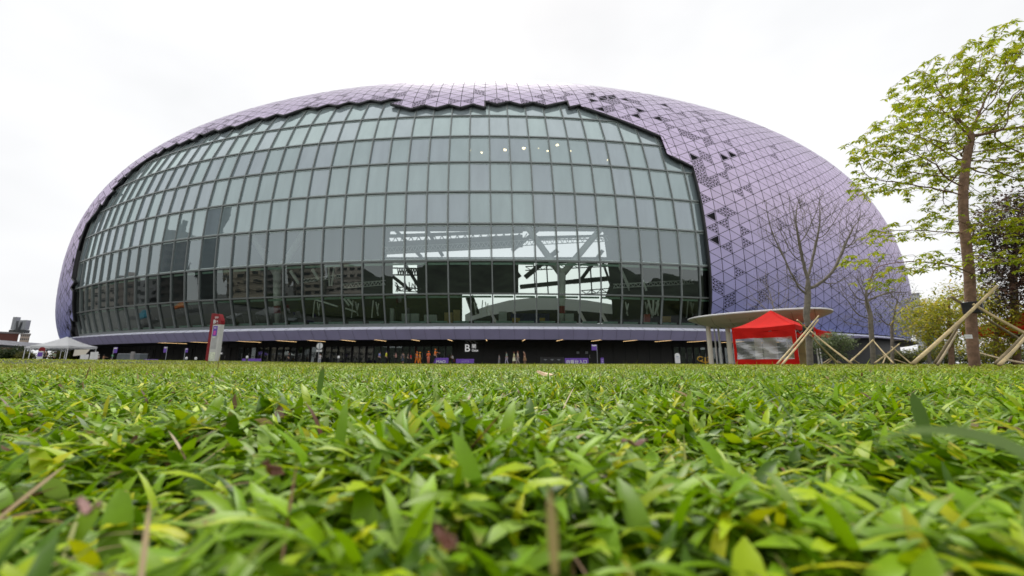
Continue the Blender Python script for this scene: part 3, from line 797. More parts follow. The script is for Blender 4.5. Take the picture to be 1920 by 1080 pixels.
# zone, count, r0, r1, length, width, segs, kverts
GRASS_TOP = 0.060
for (n, r0, r1, L0, L1, w0, w1, segs, kv) in ((32000, 0.04, 0.8, .026, .074, .0045, .0140, 5, 3), (36000, 0.8, 1.7, .034, .072, .004, .0105, 4, 2), (56000, 1.7, 3.6, .034, .068, .006, .0105, 4, 2),
                                              (60000, 3.6, 9.0, .035, .065, .009, .015, 3, 2), (60000, 9.0, 23, .05, .09, .018, .032, 2, 2), (60000, 23, 62, .07, .11, .03, .06, 2, 2)):
    x, y = scatter(n, r0, r1)
    ok_ = (y < LAWN_END - .1)
    x, y = x[ok_], y[ok_]; n = len(x)
    cl = clump(x, y); cl2 = clump(x + 3, y - 2, 7.0)
    rr_ = np.hypot(x, y)
    z = lawn_h(x, y) + 0.001 + 0.017 * rng.random(n) * (0.4 + cl) + .022 * (cl2 - .35)
    L = L0 + (L1 - L0) * rng.random(n) * (0.6 + .6 * cl2)
    Wd = w0 + (w1 - w0) * rng.random(n) ** 1.6
    lean = R(22) + R(50) * rng.random(n); curl = R(35) + R(85) * rng.random(n)
    yaw = rng.random(n) * 2 * math.pi
    if r0 < .1:
        # keep the blades clear of the lens, which stands among them
        lim = rr_ < 0.13
        L = np.where(lim, L * .62, L); z = np.where(lim, z * .6, z); lean = np.where(lim, lean * .75, lean)
    tt = grass_tints(n, sstep(1.2, 14, rr_))
    pos = np.stack([x, y, z], -1)
    put(*blades(n, pos, L, Wd, segs, kv, yaw, lean, curl, tt))
# low understorey leaves that lie flat, tints darkened to paint shade into the gaps
n = 5000
x, y = scatter(n, .05, 2.6); z = lawn_h(x, y) + .004 + .014 * rng.random(n)
put(*blades(n, np.stack([x, y, z], -1), .03 + .03 * rng.random(n), .009 + .006 * rng.random(n), 3, 2, rng.random(n) * 6.28, R(5) + R(30) * rng.random(n), R(30) * rng.random(n), grass_tints(n, np.zeros(n)) * .6))
# dry runners and stems threaded through the turf
n = 2600
x, y = scatter(n, .08, 3.2); z = lawn_h(x, y) + .018 + .026 * rng.random(n)
rt_ = np.array([[.30, .20, .09], [.20, .11, .05], [.26, .28, .05], [.36, .26, .14]])[rng.choice(4, n)]
put(*blades(n, np.stack([x, y, z], -1), .03 + .06 * rng.random(n), .0012 + .0018 * rng.random(n), 4, 2, rng.random(n) * 6.28, R(-8) + R(45) * rng.random(n), R(-10) + R(60) * rng.random(n), rt_))
# tall single blades and stems that stand above the rest
n = 420
x, y = scatter(n, .5, 9); z = lawn_h(x, y) + .01
put(*blades(n, np.stack([x, y, z], -1), .075 + .045 * rng.random(n) ** 2, .004 + .006 * rng.random(n), 4, 2, rng.random(n) * 6.28, R(66) + R(22) * rng.random(n), R(10) + R(50) * rng.random(n), grass_tints(n, .3 * np.ones(n))))
n = 900
x, y = scatter(n, 6, 38); z = lawn_h(x, y) + .01
put(*blades(n, np.stack([x, y, z], -1), .10 + .12 * rng.random(n) ** 2, .006 + .01 * rng.random(n), 3, 2, rng.random(n) * 6.28, R(62) + R(26) * rng.random(n), R(10) + R(50) * rng.random(n), grass_tints(n, .9 * np.ones(n))))
# big nearby leaves the photo shows: (px, y, D, length, width, yaw, lean, curl, tint)
def leaf_at(px, py, D, L, Wd, yaw, lean, curl, tint):
    p_ = at(px, py, D)
    put(*blades(1, np.array([[p_.x, p_.y, p_.z]]), np.array([L]), np.array([Wd]), 5, 3, np.array([yaw]), np.array([lean]), np.array([curl]), np.array([tint], float)))
leaf_at(1990, 900, .165, .07, .016, R(172), R(36), R(65), (.20, .28, .12))
leaf_at(598, 742, .75, .055, .011, R(100), R(84), R(12), (.10, .19, .02))
leaf_at(1365, 745, .55, .052, .013, R(165), R(62), R(40), (.09, .18, .02))
leaf_at(1740, 830, .36, .045, .010, R(60), R(75), R(20), (.09, .17, .02))
leaf_at(1040, 1080, .12, .022, .003, R(95), R(80), R(20), (.42, .32, .13))
leaf_at(1490, 800, .40, .05, .011, R(140), R(70), R(30), (.08, .17, .02))
V = np.concatenate(GV); Fq = np.concatenate(GF); C = np.concatenate(GC)
gmat = pm('grass_blade', (.1, .2, .03), 0.42, 0, 0.10, 60, attr=True, transl=0.30, spec=0.24)
g_o = mesh_np('grass', V, Fq, gmat, None, C, smooth=True)
tag(g_o, 'broad bladed green lawn grass filling the foreground', 'grass', kind='stuff')
# fallen leaves and twigs
def curled_leaf(name, p_, size, wid, yaw, mat, label, bend=.5, tilt=0.0, group=None):
    vs = []; n_ = 9
    for i in range(n_):
        u = i / (n_ - 1); w_ = wid * math.sin(math.pi * min(1, u * .93 + .05)) ** .8
        x_ = (u - .5) * size; zc = bend * size * (u - .5) ** 2
        for k in (-1, -.5, 0, .5, 1): vs.append((x_, k * w_, zc + abs(k) ** 1.5 * w_ * .7 + .002 * math.sin(9 * u + k)))
    fs = [(i * 5 + k, (i + 1) * 5 + k, (i + 1) * 5 + k + 1, i * 5 + k + 1) for i in range(n_ - 1) for k in range(4)]
    mb = MB().add(vs, fs); o = mb.build(name, mat, smooth=True, solid=.0006); o.location = p_; o.rotation_euler = (tilt, tilt * .5, yaw)
    tag(o, label, 'leaf', group); return o
dry_pale = pm('dry_pale_leaf', (.62, .46, .28), .6, 0, .2, 60); dry_brown = pm('dry_brown_leaf', (.16, .055, .025), .55, 0, .4, 80); dry_pink = pm('dry_pink_leaf', (.30, .16, .14), .6, 0, .3, 70)
curled_leaf('fallen_leaf', at(1022, 706, 2.3), .11, .022, R(-35), dry_pale, 'pale curled dry leaf lying on the lawn near the middle', .7, R(20))
curled_leaf('fallen_leaf', at(505, 880, .22), .016, .0025, R(75), dry_brown, 'small dark brown curled leaf standing upright in the grass', .5, R(70))
curled_leaf('fallen_leaf', at(838, 1015, .125), .011, .0018, R(-40), dry_brown, 'blurred brown leaf scrap closest to the camera', .4, R(35))
curled_leaf('fallen_leaf', at(165, 955, .16), .013, .002, R(-15), dry_pink, 'pinkish dry leaf low on the left of the lawn', .4, R(10))
curled_leaf('fallen_leaf', at(1190, 832, .30), .02, .0012, R(10), dry_pink, 'thin twig like dry blade across the middle right grass', .3, R(5))

# ================================================================ trees
def space_colonize(base_pts, att, step, di, dk, iters=140, trop=(0, 0, 0.0)):
    P = [np.array(p, float) for p in base_pts]; par = [-1] + list(range(len(base_pts) - 1))
    att = att.copy(); P_ = np.array(P); trop = np.array(trop)
    nearest = np.full(len(att), 0); nd = np.full(len(att), 1e9)
    for q, p in enumerate(P_):
        d = np.linalg.norm(att - p, axis=1); m_ = d < nd; nd[m_] = d[m_]; nearest[m_] = q
    seen = {}
    for _ in range(iters):
        act = nd < di
        if not act.any(): break
        idx = nearest[act]; dirs = att[act] - P_[idx]; dirs /= np.linalg.norm(dirs, axis=1)[:, None] + 1e-9
        acc = np.zeros((len(P_), 3)); np.add.at(acc, idx, dirs)
        grow = np.unique(idx); new = []; newp = []
        for g in grow:
            d = acc[g]; ln = np.linalg.norm(d)
            if ln < 1e-6: continue
            d = d / ln + trop + (rng.random(3) - .5) * .25; d /= np.linalg.norm(d)
            c_ = P_[g] + d * step
            if seen.get(g, 0) > 3: continue
            seen[g] = seen.get(g, 0) + 1
            new.append(c_); newp.append(g)
        if not new: break
        b0 = len(P_); P_ = np.vstack([P_, np.array(new)]); par.extend(newp)
        for q, c_ in enumerate(new):
            d = np.linalg.norm(att - c_, axis=1); m_ = d < nd; nd[m_] = d[m_]; nearest[m_] = b0 + q
        k_ = nd > dk; att = att[k_]; nd = nd[k_]; nearest = nearest[k_]
        if len(att) == 0: break
    return P_, np.array(par)

def branch_mesh(P_, par, r_tip, r_base, ex=2.4, sides=(8, 5, 3)):
    n = len(P_); kids = [[] for _ in range(n)]
    for i in range(n):
        if par[i] >= 0: kids[par[i]].append(i)
    r = np.zeros(n)
    for i in range(n - 1, -1, -1):
        r[i] = r_tip if not kids[i] else sum(r[k] ** ex for k in kids[i]) ** (1 / ex)
    sc_ = r_base / r[0]
    if sc_ < 1: r = np.maximum(r * sc_, r_tip * .7)
    else: r = r_tip + (r - r_tip) * (r_base - r_tip) / max(r[0] - r_tip, 1e-6)
    mb = MB()
    def chain(start, prev):
        pts = [P_[prev]] if prev >= 0 else []; rad = [min(r[prev], r[start] * 1.25)] if prev >= 0 else []
        i = start
        while True:
            pts.append(P_[i]); rad.append(r[i])
            if not kids[i]: break
            ks = sorted(kids[i], key=lambda k: -r[k])
            for k in ks[1:]: stack.append((k, i))
            i = ks[0]
        if len(pts) > 1:
            m_ = max(rad); nn = sides[0] if m_ > .05 else sides[1] if m_ > .015 else sides[2]
            mb.tube(pts, rad, nn, cap=False)
    stack = [(0, -1)]
    while stack:
        a_, b_ = stack.pop(); chain(a_, b_)
    tips = [i for i in range(n) if not kids[i]]
    return mb, r, tips, kids

def leaf_cards(cent, size, nper, tintf, spread, flat=0.5, palm=False, asp=.42, droop=.25):
    """many small rhombic leaves round each centre (n,3)"""
    n = len(cent) * nper
    c = np.repeat(cent, nper, 0)
    L = size * (.6 + .8 * rng.random(n))
    yaw = rng.random(n) * 2 * math.pi
    if palm:
        c = c + (rng.random((n, 3)) - .5) * .02
        yaw = np.repeat(rng.random(len(cent)) * 6.28, nper) + np.tile(np.arange(nper) * 2 * math.pi / nper, len(cent)) + .3 * rng.random(n)
        el = -R(10) - R(38) * rng.random(n)
    else:
        c = c + rng.normal(0, 1, (n, 3)) * spread * np.array([1, 1, .7])
        el = (rng.random(n) - .5) * math.pi * (1 - flat) - droop
    d = np.stack([np.cos(yaw) * np.cos(el), np.sin(yaw) * np.cos(el), np.sin(el)], -1)
    s_ = np.stack([-np.sin(yaw), np.cos(yaw), (rng.random(n) - .5) * .9], -1); s_ /= np.linalg.norm(s_, axis=1)[:, None]
    w = (L * asp / 2)[:, None]
    mid = c + d * L[:, None] * .5 + np.array([0, 0, .06]) * L[:, None]
    V = np.stack([c, mid + s_ * w, c + d * L[:, None] * np.array([[1, 1, 1]]), mid - s_ * w], 1).reshape(-1, 3)
    Fq = np.arange(n * 4).reshape(-1, 4)
    tt = tintf(n, c); C = np.ones((n, 4, 4)); C[..., :3] = tt[:, None, :]
    return V, Fq, C.reshape(-1, 4)

def mixtint(cols, w, vary=.4):
    cols = np.array(cols, float)
    def f(n, c):
        i = rng.choice(len(cols), n, p=np.array(w) / sum(w)); return cols[i] * (1 - vary / 2 + vary * rng.random((n, 1)))
    return f

def stakes(parent_label, cx, cy, h, spread, n, rad, mat, over=0.5, grp=None, az0=0.3, r_tree=.15):
    """bamboo props leaning on a trunk, each a pole of its own"""
    res = []
    for i in range(n):
        a = az0 + i * 2 * math.pi / n + (rng.random() - .5) * .2
        foot = Vector((cx + math.cos(a) * spread, cy + math.sin(a) * spread, 0.0))
        tangent = Vector((-math.sin(a), math.cos(a), 0)) * r_tree * 1.25
        top = Vector((cx, cy, h)) + tangent; d = (top - foot); top = top + d.normalized() * over * (0.6 + .6 * rng.random())
        m_ = MB(); k = 9
        pts = [foot.lerp(top, q / k) + Vector((0, 0, .015 * math.sin(q * 1.3))) for q in range(k + 1)]
        m_.tube(pts, [rad * (1.06 - .25 * q / k) for q in range(k + 1)], 8)
        for q in range(1, 2 * k):          # nodes of the cane
            p_ = foot.lerp(top, q / (2 * k)); m_.tube([p_ - d.normalized() * .008, p_ + d.normalized() * .008], rad * (1.2 - .25 * q / (2 * k)), 8)
        o = m_.build('bamboo_prop', mat, smooth=True); res.append(o)
    return res

# ---- big spring-green tree on the right
TB = at(1826, 681, 9.0); TB.z = 0
t_ = thing('broadleaf_tree', 'tall bamboo propped tree with fresh yellow green leaves, nearest on the right', 'tree', TB)
trunk = [Vector((0, 0, -.05))]
for (x, y) in ((1824, 655), (1822, 620), (1820, 577), (1818, 520), (1812, 460), (1806, 400), (1806, 350), (1812, 300), (1822, 255)): trunk.append(at(x, y, 9.0) - TB)
trunk_np = [tuple(v) for v in trunk]
# refine trunk nodes
tp = []
for a_, b_ in zip(trunk[:-1], trunk[1:]):
    m_ = max(1, int((b_ - a_).length / .22))
    for q in range(m_): tp.append(tuple(a_.lerp(b_, q / m_)))
tp.append(tuple(trunk[-1]))
att = []
def blob(px, py, D, rx, ry, rz, n):
    n = int(n * 2.6)
    c = at(px, py, D) - TB
    u = rng.normal(0, 1, (n, 3)); u /= np.linalg.norm(u, axis=1)[:, None]; u *= rng.random((n, 1)) ** .45
    att.append(np.array(c) + u * np.array([rx, ry, rz]))
for b_ in ((1840, 190, 9.2, 1.9, 1.6, 1.5, 330), (1750, 160, 9.0, .9, 1.1, .7, 90), (1885, 110, 9.2, 1.0, 1.2, .9, 150), (1700, 260, 8.8, 1.2, 1.3, .65, 170), (1640, 290, 8.8, .65, .8, .35, 60), (1690, 330, 9.0, 1.1, 1.2, .35, 110),
           (1735, 215, 9.0, .9, 1.2, .5, 110), (1640, 350, 9.2, .6, .8, .3, 45), (1720, 430, 9.0, 1.1, 1.1, .25, 90), (1660, 490, 8.6, .95, .8, .28, 85), (1740, 490, 8.6, .9, 1.0, .30, 80), (1640, 530, 8.4, .5, .5, .18, 35),
           (1900, 300, 9.2, 1.3, 1.4, 1.0, 190), (1890, 420, 8.8, 1.0, 1.2, .5, 120), (1885, 490, 8.6, .7, 1.0, .35, 80), (1980, 240, 9.4, 1.3, 1.4, 1.6, 190), (1775, 330, 10.2, 1.4, .8, 1.2, 110)):
    blob(*b_)
att = np.concatenate(att)
P_, par = space_colonize(tp, att, .14, 1.2, .19, 150, (0, 0, .05))
mb, rad, tips, kids = branch_mesh(P_, par, .0035, .095, 2.05)
mb.build('trunk', M['bark'], t_, smooth=True)
tipsP = P_[tips]
second = P_[[par[i] for i in tips if par[i] >= 0]]
inn_ = P_[(rad < .012)]
cent = np.concatenate([tipsP, tipsP[::2] + rng.normal(0, .06, tipsP[::2].shape), second[::2], inn_[::4] + rng.normal(0, .05, inn_[::4].shape)])
yg = mixtint([(.42, .47, .015), (.34, .42, .015), (.50, .50, .02), (.26, .35, .015), (.50, .44, .04)], (4, 4, 2, 2, .5))
V, Fq, C = leaf_cards(cent, .118, 7, yg, .03, palm=True, asp=.36)
mesh_np('crown', V, Fq, M['leaf'], t_, C)
m2 = MB(); m2.lathe([(.155, -.13), (.17, -.12), (.165, .0), (.17, .12), (.155, .13)], tuple(at(1822, 577, 9.0) - TB + Vector((0.02, 0, 0))), 14); m2.build('rubber_wrap', M['black'], t_)
pl = thing('tree_tag', 'small white notice plate fixed to the trunk of the nearest tree', 'sign', at(1816, 631, 8.80))
MB().box((0, 0, 0), (.16, .012, .088)).build('plate', M['white'], pl)
text_mb('lettering', '= = =', .035, M['greysteel'], pl, (-.055, -.009, -.008), depth=.002)
# its bamboo props, one by one as they stand in the photo
def prop(x0, y0, D0, x1, y1, D1, r, mat, label, grp='bamboo props round the nearest tree'):
    a_, b_ = at(x0, y0, D0), at(x1, y1, D1); d = (b_ - a_); L = d.length; d.normalize()
    m_ = MB(); k = 12; sag = [Vector((0, 0, -.02 * math.sin(math.pi * q / k))) for q in range(k + 1)]
    m_.tube([a_.lerp(b_, q / k) + sag[q] for q in range(k + 1)], [r * (1.08 - .28 * q / k) for q in range(k + 1)], 10)
    nn = int(L / .28)
    for q in range(1, nn):
        p_ = a_.lerp(b_, q / nn) + Vector((0, 0, -.02 * math.sin(math.pi * q / nn))); rr__ = r * (1.2 - .28 * q / nn)
        m_.tube([p_ - d * .007, p_ + d * .007], rr__, 10)
    return tag(m_.build('bamboo_prop', mat, smooth=True), label, 'bamboo pole', grp)
prop(1712, 682, 8.0, 1870, 536, 8.75, .034, M['bamboo'], 'thick pale bamboo pole rising to the right across the nearest trunk')
prop(1752, 682, 9.6, 1832, 553, 9.1, .026, M['bamboo_old'], 'thinner darker bamboo pole just behind the thick one left of the nearest trunk')
prop(1958, 644, 8.2, 1824, 570, 8.85, .030, M['bamboo'], 'upper pale bamboo pole running down to the right frame edge', )
prop(1945, 655, 9.6, 1832, 586, 9.1, .028, M['bamboo_old'], 'lower bamboo pole running down right from the black wrap')
prop(1783, 556, 9.4, 1830, 583, 9.15, .03, M['bamboo_old'], 'short bamboo end sticking out left of the black wrap')
prop(1874, 684, 7.6, 1926, 628, 8.3, .031, M['bamboo'], 'pale bamboo pole leaning at the right frame edge', 'bamboo poles at the right edge')
prop(1866, 682, 8.4, 1940, 605, 8.7, .027, M['bamboo_old'], 'dark bamboo pole leaning behind the pale one at the right frame edge', 'bamboo poles at the right edge')
prop(1925, 682, 8.8, 1838, 662, 11.2, .025, M['bamboo_old'], 'low thin bamboo pole crossing at the right frame edge', 'bamboo poles at the right edge')
prop(1758, 684, 11, 1795, 622, 12.5, .03, M['bamboo_old'], 'grey bamboo pole under the small dark trunk left of the nearest tree', 'bamboo poles of the trees behind')

# ---- bare and sparse trees
def bare_tree(name, px, D, label, trunk_px, blobs, r_base, r_tip=.004, step=.16, di=1.4, dk=.2, trop=.22, mat=None, leaf=None, nleaf=0, lsize=.06, lspread=.1, cat='tree', grp=None, asp=.42, frac=1.0):
    b = at(px, 681, D); b.z = 0
    t_ = thing(name, label, cat, b, 0, grp)
    tr = [Vector((0, 0, -.05))] + [at(x, y, D) - b for x, y in trunk_px]
    tp = []
    for a_, c_ in zip(tr[:-1], tr[1:]):
        m_ = max(1, int((c_ - a_).length / step))
        for q in range(m_): tp.append(tuple(a_.lerp(c_, q / m_)))
    tp.append(tuple(tr[-1]))
    A = []
    for (x, y, dD, rx, ry, rz, n) in blobs:
        n = int(n * (4.0 if leaf is None else 2.2)); c = at(x, y, D + dD) - b; u = rng.normal(0, 1, (n, 3)); u /= np.linalg.norm(u, axis=1)[:, None]; u *= rng.random((n, 1)) ** .5
        A.append(np.array(c) + u * np.array([rx, ry, rz]))
    P_, par = space_colonize(tp, np.concatenate(A), step * .8, di, dk * (.75 if leaf is not None else .55), 160, (0, 0, trop))
    mb, rad, tips, kids = branch_mesh(P_, par, r_tip * .6, r_base * .72, 2.0)
    mb.build('trunk', mat or M['bark_grey'], t_, smooth=True)
    if leaf is not None:
        src = P_[rad < r_tip * 4]; src = src[rng.random(len(src)) < frac]
        V, Fq, C = leaf_cards(src, lsize, nleaf, leaf, lspread, asp=asp); mesh_np('crown', V, Fq, M['leaf'], t_, C)
    return t_, P_
bare_tree('bare_tree', 1518, 12.5, 'leafless tree with upswept grey branches in front of the purple cladding', ((1517, 640), (1515, 610), (1512, 590)),
          ((1480, 420, 0, .55, .7, 1.3, 190), (1440, 420, 0, .35, .5, .9, 90), (1530, 400, .3, .7, .7, 1.1, 230), (1590, 420, 0, .6, .8, 1.0, 150), (1625, 430, .3, .45, .6, .7, 70), (1500, 520, 0, .7, .7, .5, 80), (1570, 520, 0, .6, .6, .5, 60)), .125, .0045, .16, 1.9, .2, .30)
bare_tree('bare_tree', 1452, 27, 'small faint leafless tree behind the red tent', ((1452, 640), (1455, 600)),
          ((1440, 540, 0, 1.6, 1.2, 1.5, 140), (1475, 560, 0, 1.3, 1.2, 1.3, 90), (1415, 560, 0, .9, 1, 1.0, 60)), .08, .008, .3, 3, .38, .25)
bare_tree('bare_tree', 1637, 18, 'leafless tree with fine spreading twigs in a bamboo tripod', ((1636, 650), (1633, 615), (1632, 590)),
          ((1600, 540, 0, .9, 1.0, 1.1, 160), (1650, 520, 0, 1.0, 1.0, 1.2, 170), (1690, 550, .5, .7, .8, .9, 90), (1590, 600, 0, .5, .6, .4, 50)), .13, .005, .2, 1.9, .24, .12)
bare_tree('sparse_tree', 1672, 21, 'thin tree with dull green sparse leaves beside the bare tripod tree', ((1673, 640), (1672, 610)),
          ((1665, 590, 0, 1.1, 1.2, .9, 120), (1690, 560, 0, 1.0, 1.0, 1.1, 110), (1700, 620, 0, .8, .8, .6, 60)), .10, .006, .25, 2, .3, .1, leaf=mixtint([(.13, .16, .07), (.09, .12, .05), (.19, .18, .08)], (3, 2, 1)), nleaf=3, lsize=.11, lspread=.14, frac=.7)
bare_tree('round_shrub', 1563, 19, 'rounded olive green shrub in front of the dark entrance wall', ((1563, 660), (1563, 655)),
          ((1562, 640, 0, .85, .8, .48, 150), (1540, 645, 0, .5, .6, .3, 50), (1585, 645, 0, .5, .6, .32, 50), (1562, 665, 0, .8, .6, .25, 50)), .06, .006, .16, 2, .17, .15, leaf=mixtint([(.25, .31, .15), (.17, .23, .09), (.36, .41, .24), (.09, .14, .05)], (3, 3, 1, 2)), nleaf=9, lsize=.11, lspread=.10, cat='shrub')
ygd = mixtint([(.44, .42, .03), (.34, .37, .03), (.55, .48, .04), (.22, .26, .04), (.60, .46, .06)], (4, 3, 2, 2, 1))
bare_tree('yellow_green_tree', 1783, 15, 'yellow green tree behind and left of the nearest trunk', ((1783, 650), (1781, 620), (1778, 560)),
          ((1760, 590, 0, 1.1, 1.0, .8, 150), (1790, 620, 0, 1.0, .9, .6, 100), (1800, 560, .6, .9, .9, .8, 90), (1735, 620, 0, .5, .7, .5, 50)), .11, .006, .22, 2, .24, .05, mat=M['bark'], leaf=ygd, nleaf=11, lsize=.13, lspread=.17, frac=1)
bare_tree('yellow_green_tree', 1870, 17, 'yellow green tree behind and right of the nearest trunk', ((1868, 650), (1868, 610)),
          ((1865, 600, 0, 1.4, 1.1, 1.0, 170), (1900, 640, 0, 1.0, 1.0, .6, 70), (1850, 650, 0, .8, .9, .5, 70)), .12, .006, .22, 2, .26, .05, mat=M['bark'], leaf=ygd, nleaf=11, lsize=.13, lspread=.18, frac=1)
bare_tree('yellow_green_tree', 1742, 26, 'hazier yellow green tree at the end of the stadium wall', ((1742, 650), (1742, 620)),
          ((1735, 600, 0, 1.6, 1.5, 1.5, 170), (1760, 640, 0, 1.4, 1.2, 1.0, 90)), .12, .01, .3, 2.6, .36, .05, leaf=ygd, nleaf=11, lsize=.19, lspread=.28, frac=1)
bare_tree('orange_leaf_shrub', 1880, 19, 'shrub with orange tinged leaves before the right hand red tent', ((1880, 672), (1880, 660)),
          ((1880, 640, 0, 1.0, .8, .45, 110),), .05, .006, .2, 2, .22, .1, leaf=mixtint([(.42, .18, .03), (.34, .24, .03), (.5, .25, .03)], (2, 3, 1)), nleaf=7, lsize=.1, lspread=.12, cat='shrub')
pu = mixtint([(.10, .065, .055), (.06, .05, .045), (.15, .09, .06), (.10, .12, .04), (.20, .15, .09)], (4, 4, 2, 2, 1))
bare_tree('dark_leaf_tree', 1905, 17, 'large tree with dense dark brownish leaves at the right edge', ((1905, 640), (1902, 560), (1900, 500)),
          ((1900, 500, 0, 1.7, 1.4, 1.4, 230), (1880, 430, 0, 1.5, 1.2, 1.2, 160), (1915, 380, 0, 1.2, 1.1, .8, 100), (1870, 560, 0, 1.2, 1.2, .8, 120), (1950, 460, 0, 1.5, 1.3, 1.8, 160)), .17, .007, .24, 2.4, .28, .1, mat=M['bark'], leaf=pu, nleaf=9, lsize=.18, lspread=.22, frac=1)
# little props
def propset(items, grp, D, r, cat_mat):
    for n_, (x0, y0, x1, y1, dd, lab) in enumerate(items): prop(x0, y0, D - dd, x1, y1, D, r, cat_mat, lab, grp)
propset(((1457, 683, 1535, 592, 1.2, 'upper of two parallel bamboo poles crossing before the red tent'), (1466, 684, 1534, 600, 1.6, 'lower of two parallel bamboo poles crossing before the red tent'),
         (1597, 682, 1519, 620, 1.3, 'pale bamboo pole running down right from the black band of the leafless tree'), (1570, 680, 1519, 628, -1.2, 'dark bamboo pole behind running down right from the leafless tree'),
         (1495, 600, 1516, 618, .2, 'short bamboo end poking up left of the black band')), 'bamboo props of the leafless tree', 12.3, .026, M['bamboo'])
m2 = MB(); m2.lathe([(.135, -.09), (.145, 0), (.135, .09)], tuple(at(1515, 617, 12.5)), 12)
tag(m2.build('rubber_band', M['black']), 'black rubber band tied round the leafless tree where its props meet', 'band')
propset(((1592, 680, 1637, 637, 1.4, 'left bamboo pole of the tripod under the twiggy bare tree'), (1676, 682, 1637, 638, 1.4, 'right bamboo pole of the tripod under the twiggy bare tree'), (1610, 681, 1598, 672, -.5, 'short bamboo stub at the foot of the twiggy bare tree'),
         (1640, 681, 1686, 645, .8, 'bamboo pole rising right beside the twiggy bare tree'), (1711, 684, 1672, 650, .8, 'bamboo pole falling right beyond the twiggy bare tree')), 'bamboo props of the twiggy trees', 17.8, .03, M['bamboo'])
propset(((1543, 681, 1568, 664, .6, 'thin bamboo pole left below the olive shrub'), (1550, 682, 1566, 667, 0, 'thin bamboo pole in the middle below the olive shrub'), (1577, 681, 1553, 664, .5, 'thin bamboo pole right below the olive shrub'), (1700, 682, 1655, 665, .5, 'thin low bamboo pole among the far props'), (1655, 682, 1662, 664, .5, 'thin upright bamboo pole among the far props')), 'thin far bamboo props', 24, .03, M['bamboo'])

# ================================================================ oval entrance canopy
def canopy():
    Z = EYE + 3.12
    A_ = at(1296, 604, 31.0); B_ = at(1561, 585, 25.6)
    c = (A_ + B_) / 2; ax = math.atan2(B_.y - A_.y, B_.x - A_.x); a_ = math.hypot(B_.x - A_.x, B_.y - A_.y) / 2; b_ = 3.3
    t = thing('entrance_canopy', 'cream oval canopy on round columns standing right of the glass front', 'canopy', (c.x, c.y, 0), ax)
    m_ = MB(); n_ = 64
    def ringp(s, z):
        r = []
        for k in range(n_):
            an = 2 * math.pi * k / n_; co, si = math.cos(an), math.sin(an); e_ = 2 / 2.6
            r.append((a_ * s * np.sign(co) * abs(co) ** e_, b_ * s * np.sign(si) * abs(si) ** e_, z))
        return r
    za, zb = A_.z, B_.z
    tilt = (zb - za) / (2 * a_)
    def ring_t(s, dz): return [(x, y, (za + zb) / 2 + tilt * x + dz) for x, y, _ in ringp(s, 0)]
    lv = [(0.0, -.62), (.45, -.60), (.70, -.48), (.88, -.22), (.97, -.06), (1.0, 0.0)]
    R_ = [ring_t(max(s, .01), dz) for s, dz in lv]
    for i in range(len(R_) - 1):
        m_.add(R_[i] + R_[i + 1], [(k, (k + 1) % n_, n_ + (k + 1) % n_, n_ + k) for k in range(n_)])
    m_.build('underside', M['cream'], t, smooth=True)
    m2 = MB(); R2 = [ring_t(1.0, 0.0), ring_t(1.012, .03), ring_t(1.012, .10), ring_t(.99, .13), ring_t(.01, .22)]
    for i in range(len(R2) - 1): m2.add(R2[i] + R2[i + 1], [(k, (k + 1) % n_, n_ + (k + 1) % n_, n_ + k) for k in range(n_)])
    m2.build('roof_edge', M['white'], t, smooth=False)
    m3 = MB()
    for x in np.linspace(-.8, .8, 7) * a_:
        yy = b_ * .85; pts = []
        for s in np.linspace(-1, 1, 17):
            y = s * yy; q = (abs(x / a_) ** 2.6 + abs(y / b_) ** 2.6) ** (1 / 2.6); dz = np.interp(q, [l[0] for l in lv], [l[1] for l in lv]); pts.append((x, y, (za + zb) / 2 + tilt * x + dz - .004))
        m3.tube(pts, .012, 4)
    m3.build('panel_seam', pm('seam_brown', (.22, .18, .14), .7), t)
    inv_ = Matrix.Rotation(-ax, 4, 'Z')
    for (x, D, r) in ((1334, 29.8, .165), (1345, 31, .05), (1353, 31.5, .075), (1371, 29.3, .17), (1380, 31, .075)):
        p = at(x, 682, D); l = inv_ @ Vector((p.x - c.x, p.y - c.y, 0))
        MB().tube([(l.x, l.y, -.1), (l.x, l.y, (za + zb) / 2 + tilt * l.x - .35)], r, 18).build('column', M['cream'] if r > .1 else M['white'], t, smooth=False)
canopy()

